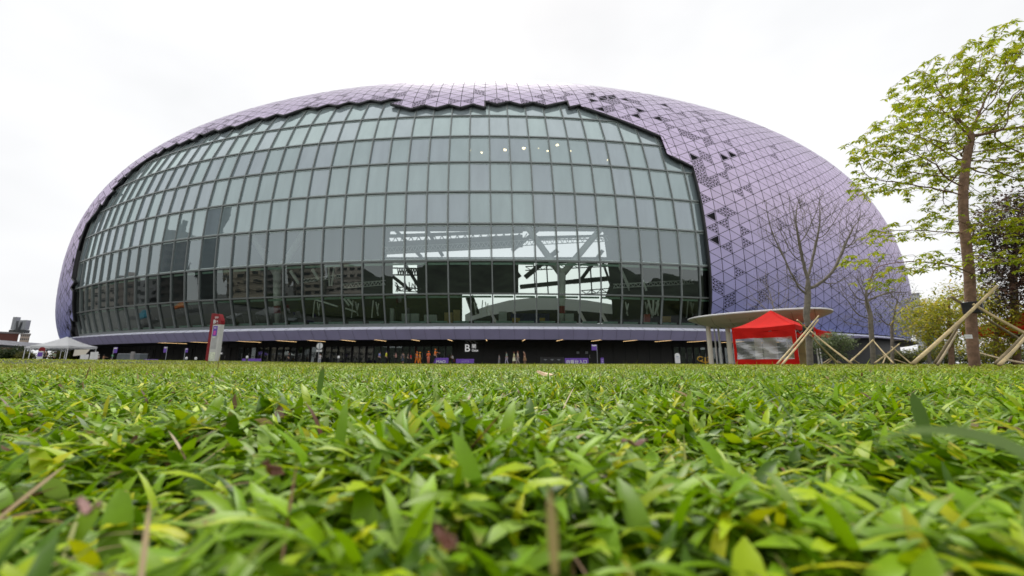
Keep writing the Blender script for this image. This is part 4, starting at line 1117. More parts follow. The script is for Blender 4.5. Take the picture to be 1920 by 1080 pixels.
# ================================================================ pop-up tents
def popup_tent(name, label, c, w, d, rz, zeave, zpeak, mat, skirt=.28, grp=None, sides=(), legmat=None, kids_wall=None):
    t = thing(name, label, 'tent', c, rz, grp)
    m_ = MB(); n_ = 10; G = []
    def roofz(u, v):     # u,v in -1..1
        q = max(abs(u), abs(v)); q2 = (abs(u) ** 3 + abs(v) ** 3) ** (1 / 3)
        h = (1 - min(1, q)) ; return zeave + (zpeak - zeave) * (h ** 1.35) + (.05 * (1 - abs(abs(u) - abs(v))) * q) - .06 * math.cos(math.pi / 2 * min(abs(u), abs(v))) * (q > .95) * .5
    us = np.linspace(-1, 1, 25)
    G = np.array([[(u * w / 2, v * d / 2, roofz(u, v)) for v in us] for u in us]); m_.grid(G)
    m_.build('canopy_roof', mat, t, smooth=False, solid=.01)
    m2 = MB()
    for (x0, y0, x1, y1) in ((-1, -1, 1, -1), (1, -1, 1, 1), (1, 1, -1, 1), (-1, 1, -1, -1)):
        k = 24; top = []; bot = []
        for i in range(k + 1):
            s = i / k; x = (x0 + (x1 - x0) * s); y = (y0 + (y1 - y0) * s); z = roofz(x, y)
            o_ = 1.003; top.append((x * w / 2 * o_, y * d / 2 * o_, z)); bot.append((x * w / 2 * 1.005, y * d / 2 * 1.005, z - skirt - .03 * math.sin(s * 9 + x0)))
        m2.add(top + bot, [(i, i + 1, k + 2 + i, k + 1 + i) for i in range(k)])
    m2.build('valance', mat, t, solid=.008)
    for sx in (-1, 1):
        for sy in (-1, 1):
            m3 = MB(); m3.box((sx * (w / 2 - .05), sy * (d / 2 - .05), zeave / 2 - .05), (.055, .055, zeave)); m3.box((sx * (w / 2 - .05), sy * (d / 2 - .05), .01), (.12, .12, .02)); m3.build('leg', legmat or M['white'], t)
    m4 = MB()
    for (x0, y0, x1, y1) in ((-1, -1, 1, -1), (1, -1, 1, 1), (1, 1, -1, 1), (-1, 1, -1, -1)):
        for s in range(4):
            a0 = (x0 + (x1 - x0) * s / 4, y0 + (y1 - y0) * s / 4); a1 = (x0 + (x1 - x0) * (s + 1) / 4, y0 + (y1 - y0) * (s + 1) / 4)
            f = .96
            m4.beam((a0[0] * w / 2 * f, a0[1] * d / 2 * f, zeave - .05), (a1[0] * w / 2 * f, a1[1] * d / 2 * f, zeave - .38), .025); m4.beam((a0[0] * w / 2 * f, a0[1] * d / 2 * f, zeave - .38), (a1[0] * w / 2 * f, a1[1] * d / 2 * f, zeave - .05), .025)
    m4.build('scissor_frame', M['greysteel'], t)
    return t
pL = at(1379, 682, 22.2); pR = at(1500, 682, 19.8)
ang = math.atan2(pR.y - pL.y, pR.x - pL.x); wid = math.hypot(pR.x - pL.x, pR.y - pL.y)
mid = (pL + pR) / 2; dd = Vector((-math.sin(ang), math.cos(ang), 0)) * (3.0 / 2)
rt = popup_tent('red_tent', 'bright red pop up tent with clear plastic window wall before the oval canopy', (mid.x + dd.x, mid.y + dd.y, 0), wid, 3.0, ang, 1.98, 3.0, M['canvas_red'], .22)
# front wall of the red tent: red frame with clear plastic window
hw = wid / 2; yf = -1.5 - .03
m_ = MB()
def wall_piece(x0, x1, z0, z1, mb, yoff=0.0, nx=14, nz=6, amp=.03):
    G = [[(x, yf + yoff + amp * math.sin(x * 5 + z * 3) * math.sin(z * 4 + x), z + (-.10 * math.cos(math.pi * x / wid) ** 2 if z > 1.6 else 0)) for z in np.linspace(z0, z1, nz)] for x in np.linspace(x0, x1, nx)]
    mb.grid(np.array(G))
wall_piece(-hw, hw, 0, .32, m_); wall_piece(-hw, hw, 1.42, 1.82, m_); wall_piece(-hw, -hw + .14, .32, 1.42, m_, 0, 4, 10); wall_piece(hw - .18, hw, .32, 1.42, m_, 0, 4, 10)
m_.build('red_wall', M['canvas_red'], rt, solid=.006)
m_ = MB(); wall_piece(-hw + .13, hw - .17, .30, 1.44, m_, .004, 60, 26, .05)
clearp = bpy.data.materials.new('clear_plastic'); clearp.use_nodes = True; n_ = clearp.node_tree; n_.nodes.clear()
o_ = n_.nodes.new('ShaderNodeOutputMaterial'); tpn = n_.nodes.new('ShaderNodeBsdfTransparent'); tpn.inputs[0].default_value = (.86, .88, .88, 1)
gl_ = n_.nodes.new('ShaderNodeBsdfGlossy'); gl_.inputs['Roughness'].default_value = .12
dfn = n_.nodes.new('ShaderNodeBsdfDiffuse'); dfn.inputs[0].default_value = (.88, .88, .88, 1)
tcn = n_.nodes.new('ShaderNodeTexCoord'); mpn = n_.nodes.new('ShaderNodeMapping'); mpn.inputs['Rotation'].default_value = (0, R(-24), 0); mpn.inputs['Scale'].default_value = (.7, 1, 4)
nzn = n_.nodes.new('ShaderNodeTexNoise'); nzn.inputs['Scale'].default_value = 1.1; nzn.inputs['Detail'].default_value = 3; nzn.inputs['Distortion'].default_value = .8
n_.links.new(tcn.outputs['Object'], mpn.inputs[0]); n_.links.new(mpn.outputs[0], nzn.inputs[0])
crn = n_.nodes.new('ShaderNodeValToRGB'); crn.color_ramp.elements[0].position = .44; crn.color_ramp.elements[0].color = (.24,) * 3 + (1,); crn.color_ramp.elements[1].position = .68; crn.color_ramp.elements[1].color = (.52,) * 3 + (1,)
n_.links.new(nzn.outputs[0], crn.inputs[0])
bun = n_.nodes.new('ShaderNodeBump'); bun.inputs['Strength'].default_value = .9; bun.inputs['Distance'].default_value = .06; n_.links.new(nzn.outputs[0], bun.inputs['Height']); n_.links.new(bun.outputs[0], gl_.inputs['Normal'])
mg = n_.nodes.new('ShaderNodeMixShader'); mg.inputs[0].default_value = .5; n_.links.new(dfn.outputs[0], mg.inputs[1]); n_.links.new(gl_.outputs[0], mg.inputs[2])
mh = n_.nodes.new('ShaderNodeMixShader'); n_.links.new(crn.outputs[0], mh.inputs[0]); n_.links.new(tpn.outputs[0], mh.inputs[1]); n_.links.new(mg.outputs[0], mh.inputs[2]); n_.links.new(mh.outputs[0], o_.inputs[0])
m_.build('plastic_window', clearp, rt, smooth=True)
# things stored inside the tent
c0 = rt.matrix_basis if False else None
def tent_local(x, y, z): return (rt.location.x + x * math.cos(ang) - y * math.sin(ang), rt.location.y + x * math.sin(ang) + y * math.cos(ang), z)
tw = thing('folding_partition', 'tall white folding panels stored on the left inside the red tent', 'panel', tent_local(-1.0, .4, 0), ang)
for i in range(3): MB().box((i * .38, .1 * (i % 2), .85), (.36, .03, 1.5), .2 * (-1) ** i).build('panel', M['white'], tw)
cb = thing('cardboard_stack', 'brown cartons stacked on the right inside the red tent', 'boxes', tent_local(.95, .5, 0), ang)
for (x, z, w_, h_) in ((0, .3, .9, .6), (-.05, .85, .8, .5), (.1, 1.25, .6, .3)): MB().box((x, 0, z), (w_, .6, h_ - .01)).build('carton', boxm[0], cb)
p_ = at(1503, 682, 26)
popup_tent('red_tent', 'second red pop up tent half hidden behind the first and the leafless trunk', (p_.x + .2, p_.y, 0), 2.6, 2.6, ang, 2.05, 2.7, M['canvas_red'], .35)
p_ = at(1945, 682, 17)
popup_tent('red_tent', 'red tent cut by the right edge of the photo behind the bamboo', (p_.x + .2, p_.y, 0), 3, 3, .2, 1.55, 2.4, M['canvas_red'], .25)
# white tent(s) on the left
pw = at(117, 675, 45)
wt = popup_tent('white_tent', 'white peaked marquee tent standing left of the stadium', (pw.x, pw.y, 0), 3.7, 3.4, R(6), 1.95, 3.05, M['canvas_white'], .22)
pw2 = at(82, 675, 49)
popup_tent('white_tent', 'lower flat white tent just left of the peaked one', (pw2.x, pw2.y, 0), 2.4, 2.4, R(4), 2.0, 2.35, M['canvas_white'], .16)
bn = thing('tent_flap', 'loose cream canvas flap hanging under the peaked white tent', 'flap', at(152, 660, 44))
MB().add([(-.75, 0, .25), (.95, 0, .30), (.55, 0, -.28), (-.8, 0, -.45)], [(0, 1, 2, 3)]).build('canvas', M['cream'], bn, solid=.01)

# ================================================================ gate totem sign
pt = at(397, 682, 33.0)
tt_ = thing('gate_totem', 'tall red and white gate totem sign with a map and purple poster on the lawn', 'sign', (pt.x, pt.y, 0.0), R(-8))
hb = at(397, 588, 33).z
m_ = MB(); m_.add([(-.46, -.20, 0), (-.22, -.20, 0), (-.22, .30, 0), (-.46, .30, 0), (-.46, -.20, hb), (-.22, -.20, hb), (-.22, .30, hb), (-.46, .30, hb)], [(0, 3, 2, 1), (4, 5, 6, 7), (0, 1, 5, 4), (1, 2, 6, 5), (2, 3, 7, 6), (3, 0, 4, 7)]).build('red_fin', M['red'], tt_, bevel=.01)
zw = at(405, 609, 33).z
m_ = MB(); P2 = [(-.22, zw + .02), (.50, zw + .02), (.50, hb - .62), (.36, hb - .30), (.22, hb - .05), (-.22, hb - .05)]
m_.add([(x, -.18, z) for x, z in P2] + [(x, .2, z) for x, z in P2], [tuple(range(6)), tuple(range(11, 5, -1))] + [(i, i + 6, (i + 1) % 6 + 6, (i + 1) % 6) for i in range(6)]); m_.build('red_head', M['red'], tt_)
MB().box((.14, .01, zw / 2), (.72, .36, zw), 0).build('white_face', pm('totem_white', (.60, .60, .56), .5, 0, .05), tt_)
MB().box((.06, -.176, zw - .62), (.40, .012, 1.0), 0).build('poster', M['purple'], tt_)
MB().box((.06, -.186, zw - .68), (.22, .008, .34), 0).build('poster_figure', M['pink'], tt_)
MB().box((.06, -.188, zw - .28), (.18, .008, .07), 0).build('poster_caption', M['white'], tt_)
MB().box((.05, -.188, zw - 1.03), (.28, .008, .06), 0).build('poster_caption', M['white'], tt_)
m_ = MB()
for i in range(4): m_.lathe([(.04, -.006), (.04, .006)], (.40, -.18, zw - .25 - i * .24), 10)
icons = m_.build('pictogram_column', pm('pictogram_ochre', (.45, .25, .22), .6), tt_)
MB().box((.10, -.178, 1.78), (.46, .01, 1.05)).build('text_panel', pm('totem_grey_text', (.44, .44, .43), .6), tt_)
MB().box((.10, -.178, .62), (.52, .012, .78)).build('map_panel', pm('map_pale', (.70, .74, .58), .6, 0, .25, 9), tt_)
text_mb('letter_b', 'B', .42, M['white'], tt_, (-.20, -.20, zw + .10), depth=.015, bold=.012)
text_mb('small_word', '閘', .13, M['white'], tt_, (.10, -.20, zw + .22), depth=.01, bold=.002)
text_mb('small_word', 'Gate', .09, M['white'], tt_, (.10, -.20, zw + .10), depth=.01)
m_ = MB(); m_.box((.05, -.186, hb - .32), (.34, .01, .055)); m_.box((.05, -.186, hb - .42), (.30, .01, .02)); m_.build('logo_bar', M['white'], tt_)

# ================================================================ purple banners, flags, small signs
def banner(px0, px1, ytop, D, label, lines, size, rz=0.0, grp=None, ysize=None):
    a_, b_ = at(px0, ytop, D), at(px1, ytop, D); w_ = b_.x - a_.x; h_ = a_.z
    t = thing('banner_board', label, 'banner', ((a_.x + b_.x) / 2, D, 0), rz, grp)
    m_ = MB(); m_.box((0, 0, h_ / 2 + .06), (w_, .05, h_ - .12)); m_.build('board', M['purple'], t, bevel=.02)
    for sx in (-1, 1): MB().box((sx * w_ * .38, .05, .06), (.05, .4, .12)).build('foot', M['greysteel'], t)
    z = h_ - .12 - size
    for s in lines:
        text_mb('lettering', s, size, M['white'], t, (0, -.035, z), depth=.01, bold=.006, align='CENTER'); z -= size * 1.25
    return t
banner(1059, 1103, 671.5, 47.5, 'wide purple banner board reading 向看台入口 in white', ['向看台入口'], .50)
banner(813, 841, 671, 48.5, 'purple board with large white letters behind the orange vested group', ['MAO'], .5)
banner(855, 889, 673, 50.5, 'dark purple board with two lines of small white text under gate B', ['ACCESSIBLE'[:0] + '— — — —', '— — — —'], .2)
banner(454, 490, 672.5, 46, 'low purple barrier board right of the totem sign', [], .3)
banner(270, 297, 673.5, 44, 'low pale purple barrier strip left of the totem sign', [], .3)
banner(1126, 1132, 671, 48, 'narrow purple stand with white lettering under the right flag', ['二', '口'], .3)
def flag(px, yt, yb, D, wpx, label, side=1):
    a_ = at(px, yt, D); w_ = wpx / F_PX * D; h_ = (yb - yt) / 770 * D
    t = thing('flag_sign', label, 'flag sign', (a_.x, D, 0), 0, 'purple flag signs along the stadium')
    MB().tube([(0, 0, 0), (0, 0, a_.z)], .028, 8).build('pole', M['greysteel'], t); MB().lathe([(.2, 0), (.2, .03), (.05, .06)], (0, 0, 0), 14).build('base', M['grey'], t)
    MB().box((side * w_ / 2, 0, a_.z - h_ / 2), (w_, .02, h_)).build('flag_panel', M['purple'], t); MB().box((side * w_ / 2, -.015, a_.z - h_ * .17), (w_ * .85, .01, h_ * .2)).build('white_print', M['white'], t)
flag(214, 651, 662, 44, 7, 'purple flag sign on a thin pole nearest the white tent'); flag(314, 650, 661, 44, 6, 'purple flag sign midway between tent and totem', -1)
flag(348, 653, 661, 44, 5, 'small dim purple flag sign just left of the totem'); flag(1119, 646, 657, 47, 10, 'purple flag sign right of the wide Chinese banner', -1)
# round traffic sign seen from the back
p_ = at(596, 682, 40); zc = at(596, 648.5, 40).z
t = thing('round_sign', 'round white traffic sign with a small plate on a grey pole, left of the centre', 'road sign', (p_.x, 40, 0))
MB().tube([(0, 0, 0), (0, 0, zc + .3)], .035, 8).build('pole', M['greysteel'], t)
m_ = MB(); m_.tube([(0, .05, zc), (0, .07, zc)], .31, 24); m_.build('disc', M['white'], t); MB().box((0, .05, zc - .48), (.56, .02, .22)).build('plate', M['white'], t)
MB().box((0, .03, zc), (.09, .03, .55)).build('bracket', M['greysteel'], t)
# A-board
p_ = at(1271, 682, 46); zt = at(1271, 662, 46).z
t = thing('standing_board', 'white round topped display board standing before the right hand doors', 'sign', (p_.x, 46, 0))
m_ = MB(); n_ = 14; w_ = .29; pts = [(-w_, .12), (w_, .12)] + [(w_ * math.cos(a), zt - w_ + w_ * math.sin(a)) for a in np.linspace(0, math.pi, n_)]
k = len(pts); m_.add([(x, -.03, z) for x, z in pts] + [(x, .03, z) for x, z in pts], [tuple(range(k)), tuple(range(2 * k - 1, k - 1, -1))] + [(i, i + k, (i + 1) % k + k, (i + 1) % k) for i in range(k)]); m_.build('board', M['white'], t)
for sx in (-.22, .22): MB().box((sx, 0, .06), (.05, .35, .12)).build('foot', M['black'], t)
m_ = MB(); m_.box((0, -.035, zt - .42), (.3, .008, .12)); m_.box((0, -.035, zt - .65), (.36, .008, .04)); m_.build('print', pm('pale_print', (.45, .5, .6), .6), t)
# yellow scroll stand
p_ = at(1322, 682, 30); t = thing('yellow_scroll_stand', 'yellow tubular stand with two scrolled loops and a cross beside the canopy columns', 'bike stand', (p_.x, 30, 0))
s_ = 30 / 770.0
def px_loc(x, y): return ((x - 1322) * s_ * 1.02, 0, (682 - y) * s_)
MB().tube([px_loc(1323, 684), px_loc(1323, 668)], .045, 8).build('post', M['yellow'], t)
for sx in (-1, 1):
    pts = []
    for a in np.linspace(0, 1.8 * math.pi, 22): r_ = 6.0 - a * .35; pts.append(px_loc(1323 + sx * (9.0 - r_ * math.cos(a + .6)), 671.5 - r_ * .82 * math.sin(a + .6)))
    MB().tube(pts, .03, 6).build('scroll', M['yellow'], t, smooth=True)
    MB().tube([px_loc(1323 + sx * 9, 674), px_loc(1323 + sx * 5, 677), px_loc(1323, 677.5)], .035, 6).build('arm', M['yellow'], t, smooth=True)
# grey generator cabinet and concrete bollard
a_, b_ = at(218, 664, 45), at(261, 664, 45); w_ = b_.x - a_.x
t = thing('equipment_cabinet', 'long grey cabinet with a lighter lid standing behind a round concrete bollard', 'cabinet', ((a_.x + b_.x) / 2, 45.6, 0))
m_ = MB(); m_.box((0, 0, a_.z / 2), (w_, 1, a_.z)); m_.build('body', pm('cabinet_grey', (.13, .15, .16), .6), t, bevel=.03); MB().box((.05, 0, a_.z + .04), (w_ * .97, 1.04, .07)).build('lid', M['greysteel'], t)
def bollard(px, yt, D, r, label, mat, top=None, grp=None):
    p = at(px, 681, D); z = at(px, yt, D).z; t = thing('bollard', label, 'bollard', (p.x, D, 0), 0, grp)
    MB().lathe([(r, 0), (r, z * .93), (r * .9, z * .98), (r * .5, z)], (0, 0, 0), 16).build('shaft', mat, t, smooth=False)
    if top: MB().lathe([(r * .9, 0), (r * 1.2, .05), (r * 1.2, .22), (r * .6, .30)], (0, 0, z * .72), 12).build('cap', top, t)
    return t
bollard(246, 659.5, 43.5, .19, 'thick round concrete bollard before the grey cabinet', M['grey'])
for (x, yt, lab) in ((348, 671, 'short post with white cap, left one before the dim flag sign'), (366, 671.5, 'short post with white cap immediately left of the totem'), (462, 668, 'short post with white cap at the low purple barrier'), (634, 668, 'short post with white cap between round sign and walking group')):
    bollard(x, yt, 44, .10, lab, M['darkmetal'], M['white'], 'posts with white caps')
# black barrier with three pale emblems
a_, b_ = at(1014, 670, 50), at(1056, 670, 50); w_ = b_.x - a_.x
t = thing('black_barrier', 'low black fabric barrier with three pale emblems right of the walkers', 'barrier', ((a_.x + b_.x) / 2, 50, 0))
MB().box((0, 0, a_.z / 2 + .04), (w_, .04, a_.z - .08)).build('fabric', M['black'], t)
for sx in (-1, 1): MB().tube([(sx * w_ / 2, 0, 0), (sx * w_ / 2, 0, a_.z + .05)], .035, 8).build('post', M['darkmetal'], t)
for i in (-1, 0, 1): m_ = MB(); m_.box((i * w_ * .3, -.03, a_.z * .68), (.36, .01, .05)); m_.box((i * w_ * .3, -.03, a_.z * .58), (.16, .01, .05)); m_.build('emblem', M['greysteel'], t)
# white panels under the white tent
for n_, (x, yt, lab) in enumerate(((152, 665, 'white display panel under the tent, left of the pair of low ones'), (160, 664.5, 'white display panel under the tent, right of the pair of low ones'), (170, 660, 'taller white display panel at the tent leg, left of two'), (177, 659.5, 'taller white display panel beside the tent leg, right of two'))):
    p = at(x, 681, 42.5); z = at(x, yt, 42.5).z; t = thing('display_panel', lab, 'panel', (p.x, 42.5, 0), 0, 'white panels under the tent'); MB().box((0, 0, z / 2 + .05), (.42, .03, z - .1)).build('sheet', M['white'], t); MB().box((0, 0, .05), (.46, .3, .03)).build('foot', M['greysteel'], t)
p = at(72, 681, 41); z = at(72, 651, 41).z
t = thing('promotion_stand', 'white and purple poster stand with a round red top at the left tent leg', 'sign', (p.x, 41, 0))
MB().box((0, 0, z * .42), (.56, .04, z * .7)).build('poster', M['white'], t); MB().box((0, -.03, z * .58), (.5, .01, z * .25)).build('purple_print', M['purple'], t); MB().tube([(0.05, -.0, z * .82), (.05, .05, z * .82)], .33, 20).build('red_top', M['red'], t)

# ================================================================ people
def skin_mesh(name, segs, mat, parent, sub=1):
    """segs: list of chains [(x,y,z,rx[,ry])...] sharing named joints -> one continuous Skin-modifier surface"""
    vs = []; es = []; rs = []; idx = {}
    for ch in segs:
        prev = None
        for pt_ in ch:
            key = tuple(round(c, 4) for c in pt_[:3])
            if key not in idx: idx[key] = len(vs); vs.append(pt_[:3]); rs.append((pt_[3], pt_[4] if len(pt_) > 4 else pt_[3]))
            i = idx[key]
            if prev is not None and prev != i: es.append((prev, i))
            prev = i
    me = bpy.data.meshes.new('sk'); me.from_pydata(vs, es, []); tmp = bpy.data.objects.new('sk', me); sc.collection.objects.link(tmp)
    tmp.modifiers.new('s', 'SKIN')
    for i, r_ in enumerate(rs): me.skin_vertices[0].data[i].radius = r_
    me.skin_vertices[0].data[0].use_root = True
    sb = tmp.modifiers.new('u', 'SUBSURF'); sb.levels = sub; sb.render_levels = sub
    dg = bpy.context.evaluated_depsgraph_get(); dg.update(); m2 = bpy.data.meshes.new_from_object(tmp.evaluated_get(dg)); bpy.data.objects.remove(tmp)
    m2.name = name; m2.materials.clear(); m2.materials.append(mat); m2.polygons.foreach_set('use_smooth', [True] * len(m2.polygons))
    return link(bpy.data.objects.new(name, m2), parent)
CM = {}
def cmat(c):
    k = tuple(c)
    if k not in CM: CM[k] = cloth('fabric_%d' % len(CM), c)
    return CM[k]
def person(px, ytop, label, shirt, trousers, face=0.0, stride=.25, arm='walk', D=None, hair=(.02, .015, .012), hat=None, skirt=None, vest=None, lean=0.0, h=1.68, hold=None, bag=None, long_hair=False, grp='people walking along the stadium'):
    D = D or (h - EYE) * 758.0 / max(4.0, (681 - ytop))
    D = min(D, 49.4) if grp else D; h = min(h, EYE + (681 - ytop) / 758.0 * D) if D <= 49.4 else h
    p = at(px, 682, D); t = thing('person', label, 'person', (p.x, D, 0), face, grp)
    k = h / 1.70; S = lambda *q: (q[0] * k, q[1] * k, q[2] * k, *[r * k for r in q[3:]])
    f = stride; ln = lean
    # figure faces local +x
    pel = S(0, 0, .92, .12, .14); wa = S(.01 + ln * .3, 0, 1.08, .105, .135); ch_ = S(.02 + ln * .8, 0, 1.28, .115, .16); nk = S(.02 + ln, 0, 1.44, .055, .06); hd0 = S(.04 + ln * 1.15, 0, 1.53, .075, .07); hd1 = S(.05 + ln * 1.2, 0, 1.62, .085, .075); hd2 = S(.04 + ln * 1.2, 0, 1.68, .06, .055)
    legs = []
    for s, sg in ((1, .1), (-1, -.1)):
        fx = f * s
        legs.append([pel, S(.0 + fx * .15, sg, .84, .085), S(fx * .55 + .03, sg, .48, .06), S(fx * 1.0 - .02, sg, .09, .04), S(fx * 1.0 + .12, sg, .04, .035, .03)])
    arms = []
    for s, sg in ((1, .2), (-1, -.2)):
        if arm == 'phone' : e_ = S(.04 + ln * .8, sg * 1.2, 1.10, .036); hnd = S(.26 + ln, sg * .45, 1.26, .028); fin = S(.33 + ln, sg * .35, 1.31, .02)
        elif arm == 'point' and s == 1: e_ = S(.26 + ln, sg * 1.1, 1.32, .036); hnd = S(.5 + ln, sg * 1.0, 1.25, .028); fin = S(.58 + ln, sg, 1.24, .018)
        elif arm == 'up' and s == 1: e_ = S(.12 + ln, sg * 1.2, 1.45, .036); hnd = S(.18 + ln, sg * .7, 1.66, .028); fin = S(.2 + ln, sg * .6, 1.73, .02)
        else: e_ = S(-.02 - s * f * .35 + ln * .6, sg * 1.15, 1.10, .038); hnd = S(.05 - s * f * .8 + ln * .5, sg * 1.15, .88, .028); fin = S(.08 - s * f * .85 + ln * .5, sg * 1.12, .79, .022)
        arms.append([ch_, S(.02 + ln * .85, sg * .8, 1.375, .062), S(.02 + ln * .8, sg, 1.33, .05), e_, hnd, fin])
    skin_mesh('body', [[pel, wa, ch_, nk, hd0, hd1, hd2]] + legs + arms, M['skin'], t)
    def fat(ch, m_, n0, n1): return [tuple([*q[:3], *[r * m_ + .008 for r in q[3:]]]) for q in ch[n0:n1]]
    tor = fat([pel, wa, ch_, S(.02 + ln * .95, 0, 1.40, .075, .08)], 1.12, 0, 4)
    fc = tor[2]
    sl_ = [[fc] + fat(a, 1.25, 1, 4) for a in arms]
    skin_mesh('shirt', [tor] + sl_, cmat(vest or shirt), t)
    if skirt: MB().lathe([(.13 * k, 1.0 * k), (.17 * k, .88 * k), (.25 * k, .5 * k), (.27 * k, .42 * k)], (0, 0, 0), 16).build('skirt', cmat(skirt), t, smooth=True)
    pf = fat([pel], 1.12, 0, 1)[0]
    if trousers: skin_mesh('trousers', [[pf] + fat(l, 1.18, 1, 4) for l in legs], cmat(trousers), t)
    # face: eyes, nose on the +x side
    hx, hz = hd1[0], 1.615 * k
    m_ = MB()
    for sg in (-.03, .03): m_.lathe([(.004, -.009), (.009, 0), (.004, .009)], (hx + .078 * k, sg, hz), 6)
    m_.build('eyes', M['hair'], t)
    hm = cmat(hat) if hat else cmat(hair)
    m_ = MB(); m_.lathe([(.095, -.03), (.102, .02), (.09, .075), (.055, .105), (.01, .115)], (hx - .018, 0, 1.62 * k), 14)
    if hat: m_.lathe([(.1, 0), (.15, .0), (.15, .012), (.1, .02)], (hx + .01, 0, 1.645 * k), 14)
    m_.build('hat' if hat else 'hair', hm, t, smooth=True)
    if long_hair: MB().tube([(hx - .06, 0, 1.66 * k), (hx - .10, 0, 1.52 * k), (hx - .09, 0, 1.36 * k)], [.07, .075, .04], 10).build('long_hair', cmat(hair), t, smooth=True)
    if hold is not None: m_ = MB(); m_.box((.42 + ln, .1, 1.30), (.03, .16, .1)); m_.build('phone', M['black'], t) if False else None
    return t, D
W_, LB, BK, DN = (.75, .75, .73), (.22, .26, .62), (.015, .015, .018), (.05, .07, .13)
person(710, 660, 'person in a lilac blue hooded top walking right', LB, BK, 0, .28, lean=.06)
person(723, 659, 'person in a yellow vest with white shoulders and a dark cap', (.72, .75, .02), BK, 0.3, .1, hat=(.05, .04, .1))
person(742, 661, 'person in a pinkish patterned shirt in the walking group', (.45, .24, .22), BK, R(200), .15, 'phone')
person(755, 661, 'person in a dark dress with white sleeves in the walking group', (.05, .06, .08), None, R(90), .15, skirt=(.04, .05, .07))
person(764, 663, 'person in grey standing behind the red jacket', (.12, .11, .10), BK, R(20), .1)
person(770, 664, 'person in a red jacket in the walking group', (.62, .02, .02), BK, R(180), .2)
person(781, 660, 'person in full orange workwear and orange cap on the left of the pair', (.85, .22, .02), (.80, .22, .02), R(-20), .2, hat=(.85, .2, .02))
person(787, 661, 'person in full yellow orange workwear facing the other worker', (.85, .32, .02), (.85, .30, .02), R(190), .15, 'phone', hat=(.85, .35, .02))
person(803, 659, 'person in an orange and red safety vest with orange hat', (.85, .15, .03), (.7, .2, .12), R(-90), .1, 'phone', hat=(.85, .18, .02))
person(815, 655, 'taller person in an orange safety vest and cap pointing right', (.85, .20, .02), BK, 0, .2, 'point', hat=(.85, .2, .02), h=1.78)
person(849, 665, 'person in grey with a red bag crouching by the purple board', (.32, .32, .33), BK, R(160), .1, 'phone', lean=.1, h=1.45)
person(936, 665, 'person in grey carrying a pink square bag, leftmost of five walkers', (.30, .29, .30), (.3, .3, .32), R(180), .12, h=1.5)
person(950, 660, 'person in a mint green shirt walking left with a bent arm', (.26, .36, .30), (.45, .42, .52), R(180), .2)
person(964, 660, 'long haired person in a pale yellow dress walking left', (.62, .62, .32), None, R(180), .18, skirt=(.66, .66, .45), hair=(.10, .03, .02), long_hair=True)
person(971, 659, 'long haired person in a cream top and pale trousers beside the yellow dress', (.66, .55, .42), (.42, .36, .34), R(180), .18, hair=(.14, .05, .03), long_hair=True)
person(984, 659, 'person in a brown patterned top and long skirt raising one hand', (.32, .16, .10), None, R(180), .1, 'up', skirt=(.24, .14, .07))
person(540, 662, 'dark clothed person just left of the round sign doors', BK, BK, R(0), .15)
person(599, 663, 'person in light grey holding a phone beside the round sign', (.48, .50, .52), (.4, .42, .45), R(110), .05, 'phone')
person(267, 662, 'person in a brown top standing right of the grey cabinet', (.40, .20, .11), BK, R(60), .1, 'phone')
person(181, 665, 'person in white with a white cap beside the tent panels', W_, (.3, .3, .4), R(100), .1, hat=W_, h=1.5)
person(192, 666, 'person in orange and beige beside the cabinet', (.52, .28, .14), (.05, .25, .10), R(30), .1, 'point', h=1.5)
person(208, 667, 'person in black with a bright green hat beside the cabinet', BK, BK, R(-10), .1, hat=(.10, .62, .20), h=1.45)
person(82, 657, 'person in black under the left side of the tents', (.02, .035, .03), BK, R(90), .1, D=47)
person(99, 660, 'person in pale green with a dark cap beside the purple screen', (.35, .42, .30), BK, R(20), .1, hat=(.05, .04, .04), D=49)
# carried things
for (x, y, D_, sz, mat, nm, lab, cat, rot) in ((932, 674, 60.5, .55, M['pink'], 'square_bag', 'pink square bag turned on its corner held by the leftmost of the five walkers', 'bag', R(45)), (850, 676, 54, .3, M['red'], 'small_bag', 'small red bag held by the crouching person in grey', 'bag', 0)):
    p = at(x, y, D_ - .3); m_ = MB(); m_.box((0, 0, 0), (sz, .1, sz)); o = m_.build(nm, mat, bevel=.02); o.location = p; o.rotation_euler = (0, rot, 0); tag(o, lab, cat)

# ================================================================ left background
hz_w = pm('far_white_fascia', (.72, .72, .74), .6); hz_d = pm('far_dark', (.07, .075, .08), .8)
a_, b_ = at(-60, 633, 105), at(112, 647, 118)
t = thing('covered_walkway', 'raised covered walkway with a long white fascia at the far left', 'walkway', (a_.x, a_.y, 0))
m_ = MB(); m_.beam(Vector((0, 0, a_.z - .6)), Vector((b_.x - a_.x, b_.y - a_.y, b_.z - .6)), 3.0, 1.15); m_.build('roof', hz_w, t)
m_ = MB(); m_.beam(Vector((0, .5, a_.z - 1.5)), Vector((b_.x - a_.x, b_.y - a_.y + .5, b_.z - 1.5)), 2.4, .7); m_.build('beam', hz_d, t)
for i in range(7):
    f = i / 6; MB().tube([(f * (b_.x - a_.x), f * (b_.y - a_.y), -.1), (f * (b_.x - a_.x), f * (b_.y - a_.y), a_.z * (1 - f) + b_.z * f - 1.2)], .3, 10).build('column', M['grey'], t)
